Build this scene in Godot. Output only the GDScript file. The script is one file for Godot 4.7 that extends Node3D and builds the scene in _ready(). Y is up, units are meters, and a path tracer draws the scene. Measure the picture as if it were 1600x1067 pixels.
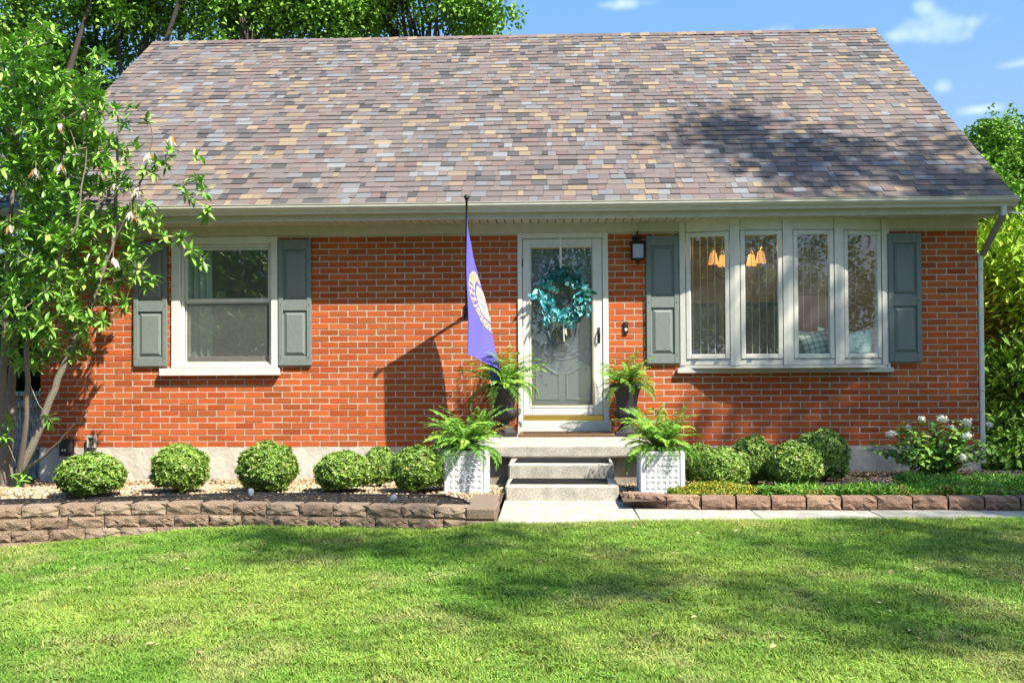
extends Node3D
# A brick cape house with a planted front bed. x runs along the facade, y up, z from the front wall (z = 0) to the street.

const FOCAL := 1545.0            # focal length in photograph pixels (1600 x 1067)
const EYE := Vector3(0, 1.25, 11.0)
const TURN := Vector3(0.016, 0.038, -0.0058)   # pitch, yaw, roll
const SUN := Vector3(-1.12, -1.83, -1.0)       # the way sunlight travels (read from flagpole and eave shadows)

var rng := RandomNumberGenerator.new()
var cam_basis := Basis.from_euler(TURN)
var mats := {}
var used_names := {}

# ---------------------------------------------------------------- geometry collector
class Geo:
	var v := PackedVector3Array()
	var n := PackedVector3Array()
	var c := PackedColorArray()
	var t := PackedVector2Array()
	var i := PackedInt32Array()
	func vert(p: Vector3, nn: Vector3, col: Color, uv := Vector2.ZERO) -> int:
		v.append(p); n.append(nn); c.append(col); t.append(uv)
		return v.size() - 1
	# a, b, c, d run counter-clockwise seen from outside
	func quad(a: Vector3, b: Vector3, cc: Vector3, d: Vector3, col := Color.WHITE) -> void:
		var nn := (b - a).cross(d - a)
		if nn.length_squared() < 1e-16:
			nn = (cc - b).cross(d - b)
		nn = nn.normalized()
		var k := v.size()
		v.append(a); v.append(b); v.append(cc); v.append(d)
		for q in 4:
			n.append(nn); c.append(col)
		t.append(Vector2(0, 1)); t.append(Vector2(1, 1)); t.append(Vector2(1, 0)); t.append(Vector2(0, 0))
		i.append(k); i.append(k + 2); i.append(k + 1); i.append(k); i.append(k + 3); i.append(k + 2)
	func tri(a: Vector3, b: Vector3, cc: Vector3, col := Color.WHITE) -> void:
		var nn := (b - a).cross(cc - a).normalized()
		var k := v.size()
		v.append(a); v.append(b); v.append(cc)
		for q in 3:
			n.append(nn); c.append(col); t.append(Vector2.ZERO)
		i.append(k); i.append(k + 2); i.append(k + 1)
	func box(lo: Vector3, hi: Vector3, col := Color.WHITE, x := Transform3D()) -> void:
		var p := []
		for k in 8:
			p.append(x * Vector3(hi.x if k & 1 else lo.x, hi.y if k & 2 else lo.y, hi.z if k & 4 else lo.z))
		quad(p[4], p[5], p[7], p[6], col)
		quad(p[1], p[0], p[2], p[3], col)
		quad(p[5], p[1], p[3], p[7], col)
		quad(p[0], p[4], p[6], p[2], col)
		quad(p[6], p[7], p[3], p[2], col)
		quad(p[0], p[1], p[5], p[4], col)
	# a box whose edges are chamfered by b
	func bev(lo: Vector3, hi: Vector3, b := 0.006, col := Color.WHITE, x := Transform3D()) -> void:
		var m := (lo + hi) * 0.5
		var h := (hi - lo) * 0.5
		var bb := minf(b, minf(h.x, minf(h.y, h.z)) * 0.9)
		for ax in 3:
			var u := (ax + 1) % 3
			var w := (ax + 2) % 3
			for s in [-1.0, 1.0]:
				var q := []
				for e in [[-1, -1], [1, -1], [1, 1], [-1, 1]]:
					var p := Vector3.ZERO
					p[ax] = s * h[ax]
					p[u] = e[0] * (h[u] - bb)
					p[w] = e[1] * (h[w] - bb)
					q.append(x * (m + p))
				if s > 0: quad(q[0], q[1], q[2], q[3], col)
				else: quad(q[3], q[2], q[1], q[0], col)
			for su in [-1.0, 1.0]:
				for sw in [-1.0, 1.0]:
					var p1 := Vector3.ZERO
					p1[ax] = h[ax] - bb; p1[u] = su * h[u]; p1[w] = sw * (h[w] - bb)
					var p2 := p1; p2[u] = su * (h[u] - bb); p2[w] = sw * h[w]
					var p3 := p2; p3[ax] = -p2[ax]
					var p4 := p1; p4[ax] = -p1[ax]
					if su * sw < 0: quad(x * (m + p1), x * (m + p2), x * (m + p3), x * (m + p4), col)
					else: quad(x * (m + p4), x * (m + p3), x * (m + p2), x * (m + p1), col)
		for sx in [-1.0, 1.0]:
			for sy in [-1.0, 1.0]:
				for sz in [-1.0, 1.0]:
					var a := Vector3(sx * h.x, sy * (h.y - bb), sz * (h.z - bb))
					var d := Vector3(sx * (h.x - bb), sy * h.y, sz * (h.z - bb))
					var e := Vector3(sx * (h.x - bb), sy * (h.y - bb), sz * h.z)
					if sx * sy * sz > 0: tri(x * (m + a), x * (m + d), x * (m + e), col)
					else: tri(x * (m + e), x * (m + d), x * (m + a), col)
	# tube along a path, one radius for each point, smooth
	func tube(path: Array, radii: Array, sides := 6, col := Color.WHITE, caps := true) -> void:
		var k0 := v.size()
		var side := Vector3.ZERO
		for j in path.size():
			var d: Vector3 = (path[mini(j + 1, path.size() - 1)] - path[maxi(j - 1, 0)]).normalized()
			if side == Vector3.ZERO:
				side = d.cross(Vector3.UP if absf(d.y) < 0.9 else Vector3.RIGHT).normalized()
			side = (side - d * side.dot(d)).normalized()
			var up := side.cross(d)
			for s in sides:
				var a := TAU * s / sides
				var o := side * cos(a) + up * sin(a)
				vert(path[j] + o * radii[j], o, col, Vector2(float(s) / sides, j))
		for j in path.size() - 1:
			for s in sides:
				var a := k0 + j * sides + s
				var b := k0 + j * sides + (s + 1) % sides
				i.append(a); i.append(b); i.append(a + sides)
				i.append(b); i.append(b + sides); i.append(a + sides)
		if caps:
			for e in [0, path.size() - 1]:
				var d2: Vector3 = (path[e] - path[1 if e == 0 else e - 1]).normalized()
				var m := vert(path[e], d2, col)
				var first := v.size()
				for s in sides:
					vert(v[k0 + e * sides + s], d2, col)
				for s in sides:
					if e > 0: i.append(m); i.append(first + s); i.append(first + (s + 1) % sides)
					else: i.append(m); i.append(first + (s + 1) % sides); i.append(first + s)
	# profile of Vector2(radius, y) turned round the y axis; ribs modulate the radius where rib_lo < y < rib_hi
	func lathe(prof: Array, sides: int, at := Vector3.ZERO, col := Color.WHITE, ribs := 0, rib_lo := 0.0, rib_hi := 0.0, rib := 0.0) -> void:
		var k0 := v.size()
		for j in prof.size():
			var d: Vector2 = prof[mini(j + 1, prof.size() - 1)] - prof[maxi(j - 1, 0)]
			for s in sides:
				var a := TAU * s / sides
				var r: float = prof[j].x
				if ribs and prof[j].y > rib_lo and prof[j].y < rib_hi:
					r += rib * absf(cos(a * ribs * 0.5))
				var nn := Vector3(cos(a) * d.y, -d.x, sin(a) * d.y).normalized()
				vert(at + Vector3(cos(a) * r, prof[j].y, sin(a) * r), nn, col, Vector2(float(s) / sides, prof[j].y))
		for j in prof.size() - 1:
			for s in sides:
				var a := k0 + j * sides + s
				var b := k0 + j * sides + (s + 1) % sides
				i.append(a); i.append(b); i.append(a + sides)
				i.append(b); i.append(b + sides); i.append(a + sides)
	# prism: polygon of Vector2 in the x-y plane, from z0 to z1, counter-clockwise seen from +z
	func prism(poly: Array, z0: float, z1: float, col := Color.WHITE, x := Transform3D()) -> void:
		var ids := Geometry2D.triangulate_polygon(PackedVector2Array(poly))
		for k in range(0, ids.size(), 3):
			var a: Vector2 = poly[ids[k]]
			var b: Vector2 = poly[ids[k + 1]]
			var d: Vector2 = poly[ids[k + 2]]
			if (b - a).cross(d - a) < 0:
				var sw := b; b = d; d = sw
			tri(x * Vector3(a.x, a.y, z1), x * Vector3(b.x, b.y, z1), x * Vector3(d.x, d.y, z1), col)
			tri(x * Vector3(a.x, a.y, z0), x * Vector3(d.x, d.y, z0), x * Vector3(b.x, b.y, z0), col)
		for k in poly.size():
			var a: Vector2 = poly[k]
			var b: Vector2 = poly[(k + 1) % poly.size()]
			quad(x * Vector3(a.x, a.y, z0), x * Vector3(b.x, b.y, z0), x * Vector3(b.x, b.y, z1), x * Vector3(a.x, a.y, z1), col)
	# sheet from a grid of points rows x cols, smooth normals; (right x down) order faces the viewer when rows run downwards
	func sheet(p: Array, rows: int, cols: int, col := Color.WHITE, colors = null) -> void:
		var k0 := v.size()
		for r in rows:
			for q in cols:
				var dx: Vector3 = p[r * cols + mini(q + 1, cols - 1)] - p[r * cols + maxi(q - 1, 0)]
				var dy: Vector3 = p[mini(r + 1, rows - 1) * cols + q] - p[maxi(r - 1, 0) * cols + q]
				vert(p[r * cols + q], dy.cross(dx).normalized(), col if colors == null else colors[r * cols + q], Vector2(float(q) / (cols - 1), float(r) / (rows - 1)))
		for r in rows - 1:
			for q in cols - 1:
				var a := k0 + r * cols + q
				i.append(a); i.append(a + 1); i.append(a + cols)
				i.append(a + 1); i.append(a + cols + 1); i.append(a + cols)
	func mesh() -> ArrayMesh:
		var arr := []
		arr.resize(Mesh.ARRAY_MAX)
		arr[Mesh.ARRAY_VERTEX] = v
		arr[Mesh.ARRAY_NORMAL] = n
		arr[Mesh.ARRAY_COLOR] = c
		arr[Mesh.ARRAY_TEX_UV] = t
		arr[Mesh.ARRAY_INDEX] = i
		var m := ArrayMesh.new()
		m.add_surface_from_arrays(Mesh.PRIMITIVE_TRIANGLES, arr)
		return m

# ---------------------------------------------------------------- helpers
func on_z(x: float, y: float, z: float) -> Vector3:      # photograph pixel -> point on the plane z = const
	var d := cam_basis * Vector3((x - 800.0) / FOCAL, -(y - 533.5) / FOCAL, -1)
	return EYE + d * ((z - EYE.z) / d.z)

func on_y(x: float, y: float, h: float) -> Vector3:      # photograph pixel -> point on the plane y = const
	var d := cam_basis * Vector3((x - 800.0) / FOCAL, -(y - 533.5) / FOCAL, -1)
	return EYE + d * ((h - EYE.y) / d.y)

func ppm(p: Vector3) -> float:                            # photograph pixels for one metre at p
	return FOCAL / -(cam_basis.inverse() * (p - EYE)).z

func rf(a: float, b: float) -> float:
	return rng.randf_range(a, b)

func gauss() -> Vector3:
	return Vector3(rng.randfn(), rng.randfn(), rng.randfn())

func numbered(called: String) -> String:
	var k: int = used_names.get(called, -1) + 1
	used_names[called] = k
	return called if k == 0 else "%s_%03d" % [called, k]

func tag(o: Node, label: String, category: String, group := "") -> Node:
	o.set_meta("label", label)
	o.set_meta("category", category)
	if group: o.set_meta("group", group)
	return o

func thing(called: String, label: String, category: String, group := "", at := Vector3.ZERO) -> Node3D:
	var o := Node3D.new()
	o.name = numbered(called)
	add_child(o)
	o.position = at
	tag(o, label, category, group)
	return o

func part(called: String, shape, m: Material, parent: Node, x := Transform3D()) -> MeshInstance3D:
	var o := MeshInstance3D.new()
	o.name = numbered(called) if parent == self else called
	o.mesh = shape.mesh() if shape is Geo else shape
	o.material_override = m
	o.transform = x
	parent.add_child(o, true)
	return o

func node(called: String, parent: Node, at := Vector3.ZERO) -> Node3D:
	var o := Node3D.new()
	o.name = called
	parent.add_child(o, true)
	o.position = at
	return o

func structure(called: String, shape, m: Material) -> MeshInstance3D:
	var o := part(called, shape, m, self)
	o.set_meta("kind", "structure")
	return o

# many copies of one mesh: xf transforms and their colours
func copies(called: String, m: Mesh, material: Material, xf: Array, cols: PackedColorArray, parent: Node) -> MultiMeshInstance3D:
	var mm := MultiMesh.new()
	mm.transform_format = MultiMesh.TRANSFORM_3D
	mm.use_colors = true
	mm.mesh = m
	mm.instance_count = xf.size()
	for k in xf.size():
		mm.set_instance_transform(k, xf[k])
		mm.set_instance_color(k, cols[k])
	var o := MultiMeshInstance3D.new()
	o.name = numbered(called) if parent == self else called
	o.multimesh = mm
	o.material_override = material
	parent.add_child(o, true)
	return o

# the same copies baked into one real mesh
func baked(base: Geo, xf: Array, cols: PackedColorArray) -> ArrayMesh:
	var bv := PackedVector3Array()
	var bn := PackedVector3Array()
	var bc := PackedColorArray()
	for k in base.i:
		bv.append(base.v[k]); bn.append(base.n[k]); bc.append(base.c[k])
	var v := PackedVector3Array()
	var n := PackedVector3Array()
	var c := PackedColorArray()
	for k in xf.size():
		var x: Transform3D = xf[k]
		v.append_array(x * bv)
		n.append_array(Transform3D(x.basis.orthonormalized(), Vector3.ZERO) * bn)
		var q: Color = cols[k]
		for w in bc: c.append(w * q)
	var arr := []
	arr.resize(Mesh.ARRAY_MAX)
	arr[Mesh.ARRAY_VERTEX] = v
	arr[Mesh.ARRAY_NORMAL] = n
	arr[Mesh.ARRAY_COLOR] = c
	var m := ArrayMesh.new()
	m.add_surface_from_arrays(Mesh.PRIMITIVE_TRIANGLES, arr)
	return m

# ---------------------------------------------------------------- materials
func noise_tex(sd: int, freq: float, octaves: int, lo: float, hi: float, size := 512, kind := FastNoiseLite.TYPE_SIMPLEX_SMOOTH, contrast := 1.0) -> ImageTexture:
	var f := FastNoiseLite.new()
	f.seed = sd; f.frequency = freq; f.noise_type = kind
	f.fractal_type = FastNoiseLite.FRACTAL_FBM
	f.fractal_octaves = octaves
	var im := f.get_seamless_image(size, size)
	im.convert(Image.FORMAT_L8)
	var d := im.get_data()
	for k in d.size():
		var w := clampf((d[k] / 255.0 - 0.5) * contrast + 0.5, 0, 1)
		d[k] = int(clampf(lo + (hi - lo) * w, 0, 1) * 255)
	var out := Image.create_from_data(size, size, false, Image.FORMAT_L8, d)
	out.convert(Image.FORMAT_RGB8)
	return ImageTexture.create_from_image(out)

func normal_tex(sd: int, freq: float, octaves: int, strength: float, size := 512, kind := FastNoiseLite.TYPE_SIMPLEX_SMOOTH) -> ImageTexture:
	var f := FastNoiseLite.new()
	f.seed = sd; f.frequency = freq; f.noise_type = kind
	f.fractal_type = FastNoiseLite.FRACTAL_FBM
	f.fractal_octaves = octaves
	var im := f.get_seamless_image(size, size)
	im.convert(Image.FORMAT_L8)
	im.bump_map_to_normal_map(strength)
	im.convert(Image.FORMAT_RGB8)
	return ImageTexture.create_from_image(im)

# base colour is linear (real-world reflectance)
func mat(called: String, col: Color, rough := 0.8, opt := {}) -> StandardMaterial3D:
	var m := StandardMaterial3D.new()
	m.resource_name = called
	m.albedo_color = col.linear_to_srgb()
	m.roughness = rough
	m.vertex_color_use_as_albedo = opt.get("vc", true)
	m.metallic = opt.get("metal", 0.0)
	m.metallic_specular = opt.get("spec", 0.4)
	if opt.has("tex"):
		m.albedo_texture = opt.tex
	if opt.has("normal"):
		m.normal_enabled = true
		m.normal_texture = opt.normal
		m.normal_scale = opt.get("nscale", 1.0)
	if opt.has("bump"):
		m.heightmap_enabled = true
		m.heightmap_texture = opt.bump
		m.heightmap_scale = opt.get("bscale", 0.5)
	if opt.has("scale"):
		m.uv1_triplanar = true
		m.uv1_world_triplanar = opt.get("world", true)
		m.uv1_scale = opt.scale
		m.uv1_triplanar_sharpness = 4.0
	if opt.has("back"):
		m.backlight_enabled = true
		m.backlight = opt.back
	m.cull_mode = BaseMaterial3D.CULL_DISABLED if opt.get("two", false) else BaseMaterial3D.CULL_BACK
	mats[called] = m
	return m

func make_materials() -> void:
	var fine := noise_tex(3, 0.05, 4, 0.62, 1.0, 512, FastNoiseLite.TYPE_SIMPLEX_SMOOTH, 1.4)
	var speck := noise_tex(5, 0.22, 3, 0.55, 1.0, 512, FastNoiseLite.TYPE_SIMPLEX_SMOOTH, 1.7)
	var blotch := noise_tex(7, 0.008, 5, 0.86, 1.0, 512, FastNoiseLite.TYPE_SIMPLEX_SMOOTH, 1.3)
	var grit := normal_tex(11, 0.2, 3, 3.0)
	var lump := normal_tex(13, 0.03, 4, 4.0)
	var soft := noise_tex(17, 0.02, 4, 0.95, 1.0, 512, FastNoiseLite.TYPE_SIMPLEX_SMOOTH, 1.3)
	mat("brick", Color(1, 1, 1), 0.9, {"tex": noise_tex(29, 0.05, 4, 0.78, 1.0, 512, FastNoiseLite.TYPE_SIMPLEX_SMOOTH, 1.4), "normal": grit, "nscale": 0.7, "scale": Vector3(9, 1.2, 3)})
	mat("mortar", Color(0.74, 0.68, 0.56), 0.95, {"tex": fine, "normal": grit, "scale": Vector3(3, 3, 3)})
	mat("stucco", Color(0.53, 0.49, 0.43), 0.92, {"tex": blotch, "normal": lump, "nscale": 0.5, "scale": Vector3(0.9, 0.9, 0.9)})
	mat("concrete", Color(0.50, 0.47, 0.41), 0.9, {"tex": noise_tex(27, 0.05, 4, 0.80, 1.0, 512, FastNoiseLite.TYPE_SIMPLEX_SMOOTH, 1.3), "normal": grit, "nscale": 0.6, "scale": Vector3(1.6, 1.6, 1.6)})
	mats.concrete.detail_enabled = true
	mats.concrete.detail_albedo = noise_tex(71, 0.006, 5, 0.87, 1.0, 512, FastNoiseLite.TYPE_SIMPLEX_SMOOTH, 1.5)
	mats.concrete.detail_blend_mode = BaseMaterial3D.BLEND_MODE_MUL
	mat("shingle", Color(1, 1, 1), 0.93, {"tex": speck, "normal": grit, "nscale": 0.5, "scale": Vector3(2.2, 2.2, 2.2)})
	mat("trim", Color(0.50, 0.482, 0.425), 0.5, {"tex": soft, "scale": Vector3(0.7, 0.7, 0.7)})
	mat("window_trim", Color(0.62, 0.61, 0.565), 0.45, {"tex": soft, "scale": Vector3(0.6, 0.6, 0.6)})
	mat("door_paint", Color(0.60, 0.60, 0.57), 0.4, {"tex": soft, "scale": Vector3(0.6, 0.6, 0.6)})
	mat("shutter", Color(0.178, 0.212, 0.205), 0.5, {"tex": noise_tex(19, 0.03, 3, 0.88, 1.0), "normal": grit, "nscale": 0.12, "scale": Vector3(6, 0.6, 3)})
	mat("dark_metal", Color(0.018, 0.017, 0.018), 0.5)
	mat("bronze", Color(0.035, 0.027, 0.022), 0.45, {"metal": 0.6})
	mat("brass", Color(0.62, 0.44, 0.12), 0.3, {"metal": 0.9})
	mat("urn", Color(0.045, 0.040, 0.040), 0.65, {"tex": fine, "normal": lump, "nscale": 0.5, "scale": Vector3(4, 4, 4)})
	mat("planter", Color(0.56, 0.58, 0.60), 0.6, {"tex": soft, "scale": Vector3(2, 2, 2)})
	mat("rubber", Color(0.016, 0.017, 0.019), 0.9, {"spec": 0.2})
	mat("mat_wood", Color(0.20, 0.115, 0.06), 0.9, {"tex": fine, "scale": Vector3(1, 5, 8)})
	mat("entry_door", Color(0.12, 0.145, 0.185), 0.4)
	mat("flag", Color(1, 1, 1), 0.75, {"two": true, "back": Color(0.35, 0.35, 0.5)})
	mat("block", Color(1, 1, 1), 0.95, {"tex": fine, "normal": lump, "nscale": 1.0, "scale": Vector3(3.5, 3.5, 3.5)})
	mat("soil", Color(0.15, 0.105, 0.075), 1.0, {"tex": speck, "normal": grit, "scale": Vector3(1.7, 1.7, 1.7)})
	mat("mulch", Color(0.022, 0.020, 0.019), 1.0, {"tex": speck, "normal": grit, "scale": Vector3(2.5, 2.5, 2.5)})
	mat("stone", Color(1, 1, 1), 0.8)
	mat("turf", Color(0.15, 0.19, 0.045), 1.0, {"tex": speck, "scale": Vector3(1.3, 1.3, 1.3)})
	mat("grass", Color(1, 1, 1), 0.6, {"two": true, "back": Color(0.55, 0.65, 0.25), "spec": 0.3})
	mat("leaf", Color(1, 1, 1), 0.42, {"two": true, "back": Color(0.34, 0.48, 0.14), "spec": 0.45})
	mat("dull_leaf", Color(1, 1, 1), 0.65, {"two": true, "back": Color(0.45, 0.6, 0.2), "spec": 0.3})
	mat("petal", Color(1, 1, 1), 0.8, {"two": true, "back": Color(0.4, 0.4, 0.4)})
	mat("elbow", Color(0.24, 0.21, 0.18), 0.5)
	mat("bark", Color(0.27, 0.235, 0.195), 0.95, {"tex": fine, "normal": lump, "nscale": 0.8, "scale": Vector3(6, 2, 6)})
	mat("dark_bark", Color(0.10, 0.085, 0.07), 0.95, {"tex": fine, "normal": lump, "scale": Vector3(3, 1, 3)})
	mat("fence_paint", Color(0.50, 0.50, 0.47), 0.85, {"tex": noise_tex(23, 0.02, 5, 0.45, 1.0, 512, FastNoiseLite.TYPE_SIMPLEX_SMOOTH, 1.6), "scale": Vector3(5, 0.7, 5)})
	mat("inner_wall", Color(0.36, 0.33, 0.28), 0.9)
	mat("inner_floor", Color(0.12, 0.075, 0.045), 0.6)
	mat("fabric", Color(1, 1, 1), 0.9)
	mat("plaid", Color(1, 1, 1), 0.9, {"tex": plaid_tex()})
	mat("asphalt", Color(0.055, 0.055, 0.058), 0.95, {"tex": speck, "scale": Vector3(1, 1, 1)})
	mat("plain", Color(1, 1, 1), 0.85)
	var g := StandardMaterial3D.new()
	g.resource_name = "window_glass"
	g.albedo_color = Color(0.9, 0.95, 0.93, 0.02)
	g.transparency = BaseMaterial3D.TRANSPARENCY_ALPHA
	g.roughness = 0.0
	g.metallic_specular = 0.5
	mats["glass"] = g
	var s := StandardMaterial3D.new()
	s.resource_name = "insect_screen"
	s.albedo_color = Color(Color(0.03, 0.03, 0.03).linear_to_srgb(), 0.5)
	s.transparency = BaseMaterial3D.TRANSPARENCY_ALPHA
	s.roughness = 0.8
	mats["screen"] = s

func plaid_tex() -> ImageTexture:
	var im := Image.create(128, 128, false, Image.FORMAT_RGB8)
	im.fill(Color(0.78, 0.86, 0.82))
	for y in 128:
		for x in 128:
			var k := 0.0
			if x % 21 < 6: k += 0.5
			if y % 21 < 6: k += 0.5
			im.set_pixel(x, y, Color(0.78, 0.86, 0.82).lerp(Color(0.16, 0.34, 0.32), k * 0.75))
	return ImageTexture.create_from_image(im)

# ---------------------------------------------------------------- ground heights
func bed_y(x: float, z: float) -> float:
	var back := lerpf(-0.13, -0.02, clampf((x + 5.0) / 9.5, 0, 1))
	var front := 0.075 if x < 0.2 else 0.065
	return lerpf(front, back, smoothstep(0.0, 1.0, clampf((2.55 - z) / 2.55, 0, 1)))

func lawn_y(x: float, z: float) -> float:
	var y := -0.012
	if x < -0.45: y -= 0.055 * smoothstep(-0.45, -0.9, x)
	if x < -2.0: y -= 0.062 * (-2.0 - x) * clampf((-2.0 - x) * 0.8, 0, 1)
	y = maxf(y, -0.5)
	y -= 0.035 * maxf(0.0, z - 3.6)
	return maxf(y, -0.75)

func ground_y(x: float, z: float) -> float:
	if z > 3.0 or x < -9.0 or x > 9.0: return lawn_y(x, z)
	return -0.16

# ---------------------------------------------------------------- house
const XL := -5.776
const XR := 4.694
const BRICK_Y := 0.262
const COURSE := 0.0693
const PITCH := 0.2135
const EAVE := Vector2(0.50, 2.905)      # z, y of the lowest shingle edge
const RIDGE := Vector2(-3.85, 6.10)
const RXL := -6.05
const RXR := 4.885

func openings() -> Array:     # lo x, lo y, hi x, hi y
	return [[-4.262, 1.15, -3.05, 2.62], [-0.335, 0.30, 0.637, 2.60], [1.45, 1.10, 3.71, 2.80]]

func brick_tone() -> Color:
	var k := rf(0.80, 1.12)
	if rng.randf() < 0.14: k *= 0.78
	var w := rf(-1, 1)
	return Color(0.54 * k, (0.120 + 0.018 * w) * k, (0.032 + 0.007 * w) * k)

func brick_shape(g: Geo, lo: Vector2, hi: Vector2, col: Color, x := Transform3D()) -> void:
	var b := 0.0015
	var f0 := Vector3(lo.x + b, lo.y + b, 0)
	var f1 := Vector3(hi.x - b, lo.y + b, 0)
	var f2 := Vector3(hi.x - b, hi.y - b, 0)
	var f3 := Vector3(lo.x + b, hi.y - b, 0)
	var s := -0.006
	var g0 := Vector3(lo.x, lo.y, s)
	var g1 := Vector3(hi.x, lo.y, s)
	var g2 := Vector3(hi.x, hi.y, s)
	var g3 := Vector3(lo.x, hi.y, s)
	g.quad(x * f0, x * f1, x * f2, x * f3, col)
	g.quad(x * g0, x * g1, x * f1, x * f0, col)
	g.quad(x * f3, x * f2, x * g2, x * g3, col)
	g.quad(x * f1, x * g1, x * g2, x * f2, col)
	g.quad(x * g0, x * f0, x * f3, x * g3, col)

# lays courses between x0 and x1 (wall axis), skipping openings; whole bricks go to whole, everything else to g
func lay_bricks(g: Geo, x0: float, x1: float, y0: float, y1: float, holes: Array, frame: Transform3D, whole: Array, want_whole: Callable) -> void:
	var course := 0
	var y := y0
	while y + 0.03 < y1:
		var hi_y := minf(y + COURSE - 0.0098, y1)
		var x := x0 + 0.0 - (PITCH * 0.5 if course % 2 else 0.0)
		while x < x1:
			var a := maxf(x + rf(-0.0015, 0.0015), x0)
			var b := minf(x + PITCH - 0.0105, x1)
			var col := brick_tone()
			var spans := [[a, b]]
			for h in holes:
				if h[1] < hi_y - 0.01 and h[3] > y + 0.01:
					var left := []
					for s in spans:
						if s[1] <= h[0] or s[0] >= h[2]: left.append(s)
						else:
							if s[0] < h[0] - 0.012: left.append([s[0], h[0]])
							if s[1] > h[2] + 0.012: left.append([h[2], s[1]])
					spans = left
			for s in spans:
				if s[1] - s[0] < 0.012: continue
				var dy := rf(-0.0012, 0.0012)
				if s[1] - s[0] > 0.19 and hi_y - y > 0.055 and want_whole.call(s[0], y):
					whole.append(Vector3(s[0], y + dy, rf(-0.002, 0.002)))
				else:
					brick_shape(g, Vector2(s[0], y + dy), Vector2(s[1], hi_y + dy), col, frame * Transform3D(Basis(), Vector3(0, 0, rf(-0.002, 0.002))))
			x += PITCH
		y += COURSE
		course += 1

func build_house() -> Node3D:
	var h := thing("brick_house", "red brick cape house with mixed brown shingle roof and grey shutters", "house")
	var g := Geo.new()
	# foundation
	g.box(Vector3(XL - 0.005, -0.6, -7.7), Vector3(XR + 0.005, BRICK_Y - 0.006, 0.004))
	part("foundation", g, mats.stucco, h)
	# front wall: mortar body round the openings
	g = Geo.new()
	var y0 := BRICK_Y - 0.006
	var y1 := 2.90
	var zb := -0.26
	var zf := -0.003
	var o := openings()
	for r in [[XL + 0.008, y0, o[0][0], y1], [o[0][0], y0, o[0][2], o[0][1]], [o[0][0], o[0][3], o[0][2], y1], [o[0][2], y0, o[1][0], y1],
			[o[1][0], o[1][3], o[1][2], y1], [o[1][2], y0, o[2][0], y1], [o[2][0], y0, o[2][2], o[2][1]], [o[2][2], y0, XR - 0.008, y1]]:
		g.box(Vector3(r[0], r[1], zb), Vector3(r[2], r[3], zf))
	var wall := part("front_wall", g, mats.mortar, h)
	var rest := Geo.new()
	var whole := []
	lay_bricks(rest, XL, XR, BRICK_Y, 2.635, o, Transform3D(), whole, func(bx, by): return bx > -2.95 and bx < -0.4)
	var variants := []
	for k in 14:
		var bg := Geo.new()
		brick_shape(bg, Vector2.ZERO, Vector2(PITCH - 0.0105, COURSE - 0.0098), brick_tone())
		variants.append(bg.mesh())
	whole.sort_custom(func(a, b): return (a - EYE).length() < (b - EYE).length())
	for k in whole.size():
		if k < 300:
			part("brick", variants[rng.randi() % 14], mats.brick, wall, Transform3D(Basis(), whole[k]))
		else:
			brick_shape(rest, Vector2(whole[k].x, whole[k].y), Vector2(whole[k].x + PITCH - 0.0105, whole[k].y + COURSE - 0.0098), brick_tone(), Transform3D(Basis(), Vector3(0, 0, whole[k].z)))
	part("remaining_bricks", rest, mats.brick, wall).set_meta("kind", "stuff")
	# side walls with gables, back wall
	for s in [-1, 1]:
		var x: float = XL if s < 0 else XR
		g = Geo.new()
		var xa := minf(x - s * 0.008, x - s * 0.25)
		var xb := maxf(x - s * 0.008, x - s * 0.25)
		g.box(Vector3(xa, y0, -7.69), Vector3(xb, y1, zb))
		var turn := Transform3D(Basis(Vector3.UP, PI / 2 * s), Vector3(x, 0, 0 if s > 0 else -7.7))
		var side := part("side_wall", g, mats.mortar, h)
		rest = Geo.new()
		lay_bricks(rest, 0.0, 7.7, BRICK_Y, 2.9, [], turn, [], func(_a, _b): return false)
		part("remaining_bricks", rest, mats.brick, side).set_meta("kind", "stuff")
		g = Geo.new()
		g.prism([Vector2(0.02, 2.9), Vector2(7.68, 2.9), Vector2(3.85, 5.95)], -0.1, 0.0, Color.WHITE, turn)
		part("gable", g, mats.trim, h)
	g = Geo.new()
	g.box(Vector3(XL + 0.26, y0, -7.69), Vector3(XR - 0.26, y1, -7.45))
	part("back_wall", g, mats.mortar, h)
	build_roof(h)
	build_eaves(h)
	build_left_window(h)
	build_bow_window(h)
	build_door(h)
	build_shutters(h)
	build_interior(h)
	return h

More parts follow.
